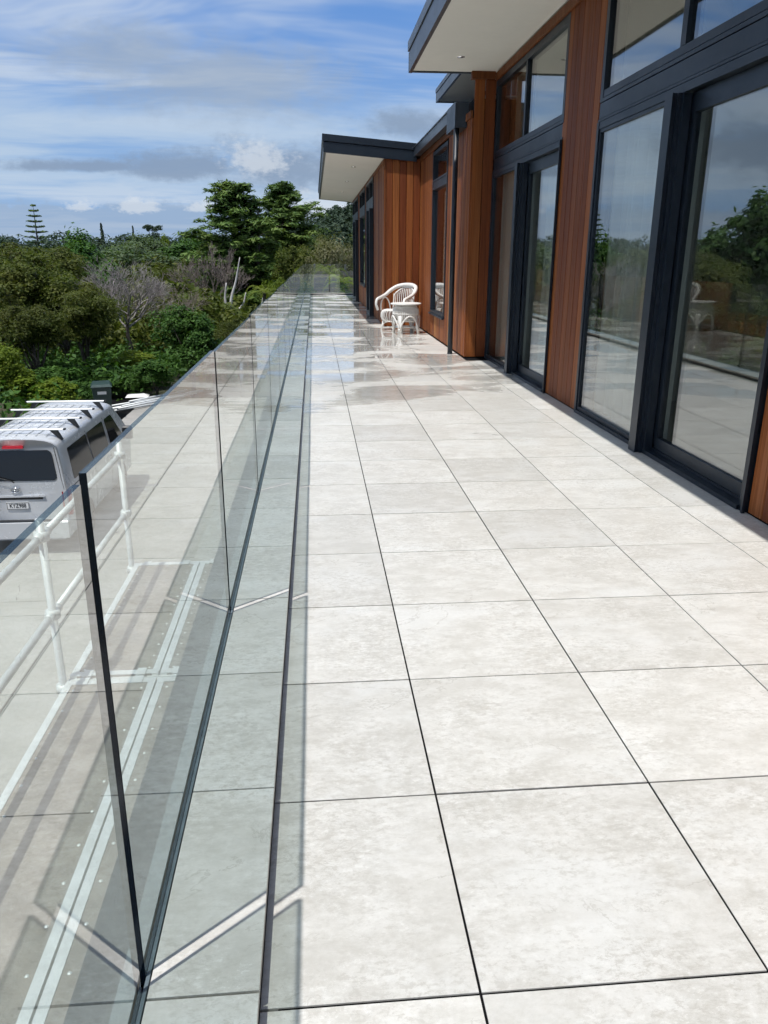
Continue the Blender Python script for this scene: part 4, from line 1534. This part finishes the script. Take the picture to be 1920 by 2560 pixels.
def twigs(levels, mat, seed, h, spread, r0, thin, n0=4, lean=0.0, up=0.3):
    """leafless branching tree: returns (trunk mesh, branch mesh)"""
    rr = random.Random(seed)
    trunk, br = MB(), MB()
    tp = spline([(0, 0, 0), (0.08, 0.05, h * 0.25), (-0.02, 0.0, h * 0.42), (lean, 0.05, h * 0.58)], 4)
    trunk.tube(tp, [r0 * (1 - 0.04 * i) for i in range(len(tp))], 8)

    def grow(p, d, ln, r_, lv):
        m_ = p + d * ln * 0.5 + Vector((rr.uniform(-1, 1), rr.uniform(-1, 1), rr.uniform(-1, 1))) * ln * 0.09
        e = p + d * ln + Vector((0, 0, up * ln * 0.22))
        br.tube([p, m_, e], [r_, r_ * 0.8, r_ * 0.55], 4 if lv < 2 else 3, False)
        if lv >= levels:
            return
        for _ in range(rr.choice((3, 4)) if lv < 3 else rr.choice((2, 3, 3))):
            dd = (d + Vector((rr.gauss(0, spread), rr.gauss(0, spread), rr.gauss(0.05 + up * 0.3, spread * 0.6)))).normalized()
            s0 = p.lerp(e, rr.uniform(0.45, 1.0))
            grow(s0, dd, ln * rr.uniform(0.55, 0.82), max(thin, r_ * 0.55), lv + 1)

    for i in range(n0):
        a = 2 * math.pi * (i + rr.uniform(-0.3, 0.3)) / n0
        d = Vector((math.cos(a) * 0.8, math.sin(a) * 0.8, 0.75)).normalized()
        grow(tp[-1 - rr.randrange(4)], d, h * 0.22, r0 * 0.44, 1)
    grow(tp[-1], Vector((0.1, 0, 1)), h * 0.2, r0 * 0.36, 1)
    a = trunk.build('trunk', M['bark'])
    b = br.build('branches', mat)
    out = (a.data, b.data)
    bpy.data.objects.remove(a)
    bpy.data.objects.remove(b)
    return out


PROTO = {}


def proto(kind, parts):
    PROTO.setdefault(kind, []).append(parts)


for i in range(3):
    me, cc = crown('crown', 4.5, 2.9, 2.5, 95, 190, 0.17, 0.42, M['kanuka'], 7, 0.62, (0.17, 0.30))
    proto('kanuka', [('crown', me), ('trunk', limbs('trunk', 3.4, cc, 0.16, M['bark'], 14))])
for i in range(3):
    me, cc = crown('crown', 3.5, 2.5, 2.5, 85, 170, 0.21, 0.58, M['broad'], 6, 0.85, (0.19, 0.32))
    proto('broad', [('crown', me), ('trunk', limbs('trunk', 2.6, cc, 0.15, M['bark'], 9))])
for i in range(2):
    me, cc = crown('crown', 2.7, 2.2, 2.3, 80, 170, 0.19, 0.60, M['lime'], 6, 0.85, (0.18, 0.30))
    proto('lime', [('crown', me), ('trunk', limbs('trunk', 2.0, cc, 0.11, M['bark'], 8))])
for i in range(2):
    me, cc = crown('crown', 4.4, 3.2, 2.6, 95, 170, 0.22, 0.5, M['grey'], 7, 0.7, (0.16, 0.28))
    proto('grey', [('crown', me), ('trunk', limbs('trunk', 3.4, cc, 0.17, M['bark'], 10))])
me, cc = crown('crown', 4.4, 2.9, 2.6, 90, 190, 0.17, 0.45, M['pale'], 7, 0.65, (0.16, 0.28))
proto('pale', [('crown', me), ('trunk', limbs('trunk', 3.4, cc, 0.16, M['bark'], 12))])

# conifers: spreading sprays on tiered, upswept branches
for i in range(2):
    H_ = 13.5
    cc, crr, q = [], [], MB()
    q.tube([(0, 0, 0), (0.1, 0, 4), (-0.05, 0.1, 9), (0.05, 0, 13.0)], [0.34, 0.28, 0.17, 0.04], 9)
    if i == 0:
        q.tube([(0.1, 0, 2.0), (0.9, 0.3, 5), (1.0, 0.2, 9.0), (1.1, 0.2, 11.5)], [0.22, 0.18, 0.11, 0.03], 8)
    z = 3.6
    while z < 13.2:
        t = (z - 3.6) / 9.6
        reach = 3.15 * (1 - t ** 2.0) ** 0.7 * (0.80 + 0.20 * math.sin(z * 2.9 + i)) + 0.25
        nb = int(5 + 4 * (1 - t))
        for b_ in range(nb):
            a = rng.uniform(0, 2 * math.pi)
            rl = reach * rng.uniform(0.5, 1.08)
            up = rng.uniform(0.15, 0.55) * rl
            e = np.array([math.cos(a) * rl, math.sin(a) * rl, z + up])
            q.tube([(0, 0, z - 0.1), (e[0] * 0.5, e[1] * 0.5, z + up * 0.35), tuple(e)], [0.06 * (1.2 - t), 0.04 * (1.2 - t), 0.012], 5, False)
            for s_ in np.linspace(0.3, 1.0, 4):
                cc.append([e[0] * s_ + rng.normal(0, .2), e[1] * s_ + rng.normal(0, .2), z + up * s_ ** 1.4 + rng.normal(0, .12)])
                crr.append(rng.uniform(0.38, 0.66) * (1.15 - 0.35 * t) * (1.2 - 0.45 * s_))
        z += rng.uniform(0.34, 0.5)
    cc, crr = np.array(cc), np.array(crr)
    V, Q = clump_leaves(cc, crr, 60, 0.34, 0.22, 0.55, 0.8, 0.2)
    me = array_mesh('crown', V, Q, M['conifer'])
    o = q.build('trunk', M['bark'])
    proto('conifer', [('crown', me), ('trunk', o.data)])
    bpy.data.objects.remove(o)

a, b = twigs(6, M['bark_grey'], 3, 6.5, 0.52, 0.13, 0.0075, 8, 0.1, 0.3)
proto('bare', [('trunk', a), ('branches', b)])
a, b = twigs(6, M['bark_brown'], 8, 6.5, 0.6, 0.08, 0.007, 6, 0.4, 0.25)
proto('bare', [('trunk', a), ('branches', b)])
a, b = twigs(6, M['bark_brown'], 12, 7.0, 0.42, 0.09, 0.009, 6, -0.1, 0.5)
proto('twig', [('trunk', a), ('branches', b)])
# bleached snag
q = MB()
q.tube(spline([(0, 0, 0), (0.05, 0, 2.0), (-0.10, 0, 3.6), (0.18, 0.05, 4.8), (0.42, 0, 6.0)], 5), [0.12 - 0.005 * i for i in range(21)], 8)
q.tube(spline([(0.0, 0, 2.9), (-0.35, 0.05, 3.7), (-0.26, 0, 4.7)], 4), [0.085 - 0.007 * i for i in range(9)], 6)
q.tube(spline([(-0.02, 0, 3.0), (0.45, 0.1, 3.6), (0.6, 0.1, 4.2)], 4), [0.08 - 0.007 * i for i in range(9)], 6)
q.tube(spline([(0.0, 0, 1.9), (0.9, 0.2, 2.9), (1.7, 0.2, 3.5), (2.3, 0.3, 4.0)], 4), [0.085 - 0.006 * i for i in range(13)], 6)
q.tube(spline([(1.2, 0.2, 3.1), (1.35, 0.2, 3.8), (1.4, 0.2, 4.4)], 4), [0.04 - 0.003 * i for i in range(9)], 5)
o = q.build('trunk', M['bark_white'])
proto('snag', [('trunk', o.data)])
bpy.data.objects.remove(o)

# tree fern
q = MB().tube([(0, 0, 0), (0.05, 0, 1.6), (0.0, 0.05, 3.3), (0, 0, 4.05)], [0.13, 0.11, 0.10, 0.12], 9)
o = q.build('trunk', M['bark'])
tme = o.data
bpy.data.objects.remove(o)
Vs, Qs = [], []
off = 0
for i in range(12):
    a = 2 * math.pi * i / 12 + rng.uniform(-.15, .15)
    ln = rng.uniform(1.4, 1.8)
    lift = rng.uniform(0.25, 0.75)
    prev = None
    for j in range(22):
        t = j / 21
        rad_ = ln * (t - 0.12 * t * t)
        z = 4.0 + lift * math.sin(t * 2.4) * 0.9 - 0.75 * t * t
        p = np.array([math.cos(a) * rad_, math.sin(a) * rad_, z])
        side = np.array([-math.sin(a), math.cos(a), 0.0])
        fw = np.array([math.cos(a), math.sin(a), -0.3])
        wl = 0.20 * math.sin(math.pi * min(1, t * 0.92 + 0.08)) ** 0.8 + 0.03
        for sg in (-1, 1):
            e = p + side * sg * wl + fw * wl * 0.28 + np.array([0, 0, -wl * 0.28])
            wd = fw * 0.026
            Vs += [p - wd, p + wd, e + wd * 0.25, e - wd * 0.25]
            Qs.append([off, off + 1, off + 2, off + 3])
            off += 4
proto('fern', [('trunk', tme), ('fronds', array_mesh('fronds', np.array(Vs), np.array(Qs), M['fern']))])

# norfolk pine: regular whorls
q = MB().tube([(0, 0, 0), (0, 0, 10), (0, 0, 20)], [0.38, 0.24, 0.03], 8)
cc, crr = [], []
z = 6.0
while z < 19.8:
    t = (z - 6) / 14
    rl = 3.8 * (1 - t) ** 0.8 + 0.2
    for b_ in range(6):
        a = b_ * math.pi / 3 + z
        e = (math.cos(a) * rl, math.sin(a) * rl, z + 0.12 * rl)
        q.tube([(0, 0, z), e], [0.07, 0.02], 4, False)
        for s_ in np.linspace(0.45, 1.0, 5):
            cc.append([e[0] * s_, e[1] * s_, z + 0.12 * rl * s_ + 0.12])
            crr.append(0.34 + 0.12 * (1 - t))
    z += 1.25
V, Q = clump_leaves(np.array(cc), np.array(crr), 14, 0.45, 0.35, 0.55, 0.6, 0.2)
me = array_mesh('crown', V, Q, M['conifer'])
o = q.build('trunk', M['bark'])
proto('norfolk', [('trunk', o.data), ('crown', me)])
bpy.data.objects.remove(o)
# cypress spire
zz_ = np.linspace(1.5, 13.7, 60)
cc = np.stack([rng.normal(0, .25, 60) * (1.2 - zz_ / 14), rng.normal(0, .25, 60) * (1.2 - zz_ / 14), zz_], 1)
crr = 1.25 * (1 - zz_ / 14.2) ** 0.75 + 0.12
V, Q = clump_leaves(cc, crr, 40, 0.5, 0.5, 1.0, 0.3, 0.4)
o = MB().tube([(0, 0, 0), (0, 0, 6)], [0.3, 0.1], 7).build('trunk', M['bark'])
proto('cypress', [('trunk', o.data), ('crown', array_mesh('crown', V, Q, M['far_leaf']))])
bpy.data.objects.remove(o)
# umbrella tree
cc = np.stack([rng.normal(0, 1.3, 26), rng.normal(0, 1.3, 26), 13.0 + rng.normal(0, .32, 26)], 1)
V, Q = clump_leaves(cc, rng.uniform(.5, .9, 26), 50, 0.5, 0.5, 0.55, 0.6, 0.3)
o = MB().tube([(0, 0, 0), (0.2, 0, 8), (-0.9, 0, 12.6)], [0.3, 0.22, 0.1], 7).tube([(0.2, 0, 8), (1.2, 0.2, 12.8)], [0.18, 0.07], 6).build('trunk', M['bark'])
proto('umbrella', [('trunk', o.data), ('crown', array_mesh('crown', V, Q, M['far_leaf']))])
bpy.data.objects.remove(o)
me, cc = crown('crown', 6.0, 2.6, 3.0, 45, 70, 0.5, 0.5, M['far_leaf'], 5, 0.8, (0.2, 0.35))
proto('hilltree', [('crown', me), ('trunk', limbs('trunk', 4.5, cc, 0.2, M['bark'], 6))])

TREES = [
    ('kanuka', -12.23, 32.87, -3.72, 0.968, 0.845, 3.91, 'large olive kanuka tree filling the left edge of the view'),
    ('kanuka', -16.76, 42.87, -4.79, 1.125, 1.046, 4.66, 'olive kanuka crown on the skyline at the left edge'),
    ('kanuka', -14.56, 43.87, -4.93, 1.03, 1.04, 4.99, 'olive kanuka crown on the skyline below the norfolk pine'),
    ('kanuka', -11.35, 34.87, -3.85, 0.615, 0.719, 5.92, 'olive kanuka tree in the middle of the left hand group'),
    ('kanuka', -8.84, 28.87, -3.65, 0.581, 0.632, 4.65, 'olive kanuka tree just left of the bare grey tree'),
    ('kanuka', -9.96, 26.87, -3.65, 0.542, 0.526, 5.79, 'low shaded kanuka tree below the large one at the left edge'),
    ('broad', -17.37, 60.87, -6.84, 1.259, 1.646, 0.18, 'dense dark tree under the skyline right of the norfolk pine'),
    ('kanuka', -17.34, 53.87, -6.34, 1.111, 1.222, 2.92, 'olive kanuka tree left of the dense dark tree'),
    ('bare', -8.4, 33.87, -3.78, 0.899, 0.714, 5.92, 'bare grey leafless tree with a straight dark trunk'),
    ('bare', -6.77, 35.87, -3.93, 0.634, 0.61, 4.08, 'second, browner leafless tree with thin arching branches'),
    ('broad', -4.87, 27.87, -3.65, 0.575, 0.573, 5.66, 'glossy dark green round tree above the parked pipes'),
    ('lime', -7.61, 45.87, -5.23, 0.67, 1.051, 0.71, 'yellow green tree above the glossy dark green one'),
    ('kanuka', -2.99, 26.87, -3.65, 0.303, 0.463, 2.95, 'fine leaved olive bush against the glass below the grey roof'),
    ('lime', -9.8, 23.87, -3.65, 0.413, 0.526, 1.55, 'bright yellow green shrub at the left edge above the van'),
    ('lime', -8.75, 23.87, -3.65, 0.563, 0.321, 3.41, 'yellow green shrub directly behind the van roof bars'),
    ('broad', -9.24, 26.87, -3.65, 0.481, 0.265, 3.6, 'leafy mid green shrub behind the yellow green one'),
    ('broad', -7.96, 27.87, -3.75, 0.46, 0.217, 0.08, 'leafy green shrub at the foot of the bare trunk'),
    ('lime', -7.11, 29.87, -3.65, 0.559, 0.32, 1.36, 'yellow green shrub right of the bare trunk'),
    ('broad', -5.92, 26.87, -3.65, 0.407, 0.274, 1.76, 'dark leafy shrub beside the stacked pipes'),
    ('broad', -8.02, 24.87, -3.75, 0.309, 0.222, 5.75, 'small green shrub left of the wheelie bin'),
    ('broad', -7.01, 27.87, -3.75, 0.345, 0.154, 4.81, 'small dark shrub behind the stacked pipes'),
    ('grey', -18.87, 78.87, -6.85, 1.659, 1.341, 1.0, 'grey green spreading tree in the middle of the canopy'),
    ('kanuka', -12.49, 62.87, -6.85, 1.292, 1.127, 5.01, 'brownish olive tree above the bare grey tree'),
    ('grey', -18.69, 70.87, -6.85, 1.054, 1.162, 0.87, 'pale grey green tree behind the large kanuka'),
    ('broad', -15.03, 93.87, -6.85, 2.225, 1.804, 3.88, 'green domed tree below the umbrella tree'),
    ('kanuka', -10.14, 70.87, -6.85, 1.357, 1.34, 0.8, 'brown olive tree at the left foot of the conifers'),
    ('broad', -14.8, 103.87, -6.85, 1.968, 1.979, 0.01, 'dark green tree touching the left side of the conifers'),
    ('grey', -21.99, 108.87, -6.85, 2.013, 1.544, 5.47, 'grey green tree on the middle skyline'),
    ('lime', -20.23, 110.87, -6.85, 0.706, 2.371, 1.32, 'single yellow green tree on the skyline'),
    ('kanuka', -13.73, 78.87, -6.85, 1.292, 1.205, 1.35, 'olive tree in the middle canopy left of the conifers'),
    ('conifer', -5.95, 58.87, -6.76, 1.579, 0.971, 6.17, 'tall dark conifer, left one of the pair'),
    ('conifer', -2.51, 64.87, -6.85, 1.635, 1.0, 5.48, 'tall dark conifer, right one of the pair nearest the house'),
    ('pale', 0.47, 44.87, -5.08, 0.681, 1.151, 1.82, 'pale flowering kanuka tree next to the far eave'),
    ('kanuka', -1.04, 54.87, -6.44, 0.754, 1.314, 6.04, 'olive tree at the right foot of the conifers'),
    ('pale', 1.74, 48.87, -5.68, 0.606, 1.204, 3.39, 'pale olive tree half hidden by the far house corner'),
    ('kanuka', 0.0, 72.87, -6.85, 1.096, 1.641, 4.26, 'olive tree between the right conifer and the far eave'),
    ('kanuka', -4.84, 68.87, -6.85, 1.131, 1.338, 1.29, 'shaded olive tree between the conifer trunks'),
    ('lime', -2.29, 39.87, -4.38, 0.462, 1.009, 5.91, 'yellow green bushy tree right of the tree fern'),
    ('lime', -1.2, 41.87, -4.64, 0.387, 1.163, 4.34, 'yellow green tree behind the corner of the glass'),
    ('twig', -7.02, 52.87, -6.22, 0.847, 1.037, 6.07, 'brown twiggy dead tree left of the white dead trunk'),
    ('snag', -4.82, 43.87, -4.93, 1.201, 1.03, 5.61, 'white dead forked tree trunk'),
    ('fern', -2.51, 34.87, -3.85, 0.674, 0.897, 1.88, 'tree fern beside the far corner of the glass'),
    ('fern', 0.98, 35.87, -3.93, 0.693, 1.017, 2.27, 'tree fern behind the far glass next to the house'),
    ('fern', 0.51, 39.87, -4.38, 0.767, 1.206, 1.04, 'higher tree fern behind the far glass'),
    ('broad', 1.18, 34.87, -3.85, 0.285, 0.663, 0.92, 'leafy shrub under the tree fern next to the house'),
    ('broad', -0.43, 36.87, -4.03, 0.351, 0.74, 0.41, 'green shrub behind the far glass'),
    ('kanuka', 0.44, 33.87, -3.78, 0.239, 0.571, 1.89, 'low olive shrub behind the middle of the far glass'),
    ('norfolk', -62.08, 188.87, -6.43, 0.991, 0.907, 3.79, 'norfolk pine standing above the left skyline'),
    ('cypress', -62.74, 248.87, -5.02, 0.826, 1.091, 0.02, 'pointed cypress on the skyline, larger of two'),
    ('cypress', -53.7, 248.87, -5.02, 0.59, 1.04, 4.26, 'small pointed cypress on the skyline, nearer the umbrella tree'),
    ('umbrella', -38.78, 198.87, -6.23, 0.793, 1.034, 2.12, 'flat topped umbrella shaped tree on the skyline'),
    ('hilltree', 5.9, 213.87, 3.69, 1.093, 1.144, 1.95, 'small dark tree on the crest of the hill beside the far eave'),
    ('broad', -28.8, 54.6, -6.85, 2.2, 2.26, 1.1, 'big tall tree mirrored high in the right door glass'),
    ('kanuka', -14.83, 20.43, -3.75, 1.034, 0.843, 5.14, 'kanuka mirrored in the doors, below the big tall tree'),
    ('broad', -20.37, 21.16, -4.93, 1.4, 1.247, 3.02, 'tree mirrored in the near door pane'),
    ('kanuka', -20.78, 14.88, -5.05, 1.034, 1.0, 1.98, 'kanuka beyond the scaffold, mirrored in the door glass'),
    ('broad', -25.46, 11.14, -6.29, 1.2, 1.44, 3.02, 'broad tree level with the camera beyond the scaffold'),
]

NAMES = {'kanuka': 'kanuka_tree', 'broad': 'broadleaf_tree', 'lime': 'yellow_green_tree', 'grey': 'grey_green_tree', 'pale': 'flowering_tree', 'conifer': 'conifer_tree',
         'bare': 'bare_tree', 'twig': 'dead_tree', 'snag': 'bleached_dead_tree', 'fern': 'tree_fern', 'norfolk': 'norfolk_pine', 'cypress': 'cypress_tree', 'umbrella': 'umbrella_tree', 'hilltree': 'hill_tree'}
cnt = {}
for kind, x, y_, z, sxy, sz, rz, lab in TREES:
    i = cnt.get(kind, 0)
    cnt[kind] = i + 1
    parts = PROTO[kind][i % len(PROTO[kind])]
    nm = NAMES[kind]
    if 'shrub' in lab or 'bush' in lab.split(' against')[0]:
        nm = 'shrub'
    t = empty(nm, (x, y_, z), 0.0 if kind == 'snag' else rz)
    t.scale = (sxy, sxy, sz)
    tag(t, lab, 'shrub' if nm == 'shrub' else 'tree')
    for pn, me in parts:
        link(pn, me, t)

# undergrowth that nobody could count: bank between driveway and bush
n_ = 1500
bx = rng.uniform(-40, 6, n_ * 3)
by = 26.8 + 45 * rng.uniform(0, 1, n_ * 3) ** 1.4
keep = ~((bx > -6.8) & (by < 29.5)) & ~((bx > -3.0) & (by < 33))
bx, by = bx[keep][:n_], by[keep][:n_]
bz = np.array([ground_z(a, b) for a, b in zip(bx, by)])
cc = np.stack([bx, by, bz + rng.uniform(0.1, 0.9, len(bx))], 1)
V, Q = clump_leaves(cc, rng.uniform(0.5, 1.2, len(bx)), 60, 0.24, 0.5, 0.8, 0.5, 0.3)
o = link('undergrowth', array_mesh('undergrowth', V, Q, M['broad']))
tag(o, 'low tangled undergrowth covering the bank below the trees', 'undergrowth', kind='stuff')
# left of the driveway as well
bx = rng.uniform(-26, -8.2, 420)
by = rng.uniform(2, 27, 420)
bz = np.array([ground_z(a, b) for a, b in zip(bx, by)])
cc = np.stack([bx, by, bz + rng.uniform(0.1, 0.8, len(bx))], 1)
V, Q = clump_leaves(cc, rng.uniform(0.5, 1.1, len(bx)), 60, 0.24, 0.5, 0.8, 0.5, 0.3)
o = link('undergrowth', array_mesh('undergrowth', V, Q, M['broad']))
tag(o, 'undergrowth beside the driveway left of the van', 'undergrowth', kind='stuff')


def forest(name, label, n_, fx, fy, hmin, hmax, rmin, rmax, leaves, size, mat):
    bx, by = fx(n_), fy(n_)
    bz = np.array([ground_z(a, b) for a, b in zip(bx, by)])
    cs, rs = [], []
    for a, b, c in zip(bx, by, bz):
        h = rng.uniform(hmin, hmax)
        r_ = rng.uniform(rmin, rmax)
        for k_ in range(7):
            d = unit(rng.normal(size=(1, 3)))[0]
            cs.append([a + d[0] * r_ * .7, b + d[1] * r_ * .7, c + h - r_ * 0.8 + d[2] * r_ * 0.55])
            rs.append(r_ * rng.uniform(.4, .6))
        cs.append([a, b, c + h * 0.45])
        rs.append(r_ * 0.9)
    V, Q = clump_leaves(np.array(cs), np.array(rs), leaves, size, 0.55, 0.8, 0.5, 0.5)
    o = link(name, array_mesh(name, V, Q, mat))
    tag(o, label, 'forest', kind='stuff')


forest('near_bush', 'dark shaded bush filling the gully between the nearer trees', 300,
       lambda n: rng.uniform(-45, -3.5, n), lambda n: rng.uniform(37, 60, n), 2.6, 4.6, 1.2, 2.2, 34, 0.30, M['kanuka'])
forest('middle_forest', 'unbroken bush canopy filling the valley in the middle distance', 420,
       lambda n: rng.uniform(-75, 8, n), lambda n: rng.uniform(58, 150, n), 5.5, 8.6, 1.6, 3.0, 26, 0.42, M['kanuka'])
forest('distant_forest', 'dark far wood along the left skyline', 620,
       lambda n: rng.uniform(-190, 5, n), lambda n: rng.uniform(160, 330, n), 7.0, 12.5, 1.8, 4.2, 30, 0.66, M['far_leaf'])
forest('hill_forest', 'dark wooded hill beside the far eave', 420,
       lambda n: rng.uniform(-14, 40, n), lambda n: rng.uniform(110, 250, n), 5.5, 9.0, 1.8, 3.2, 24, 0.7, M['far_leaf'])
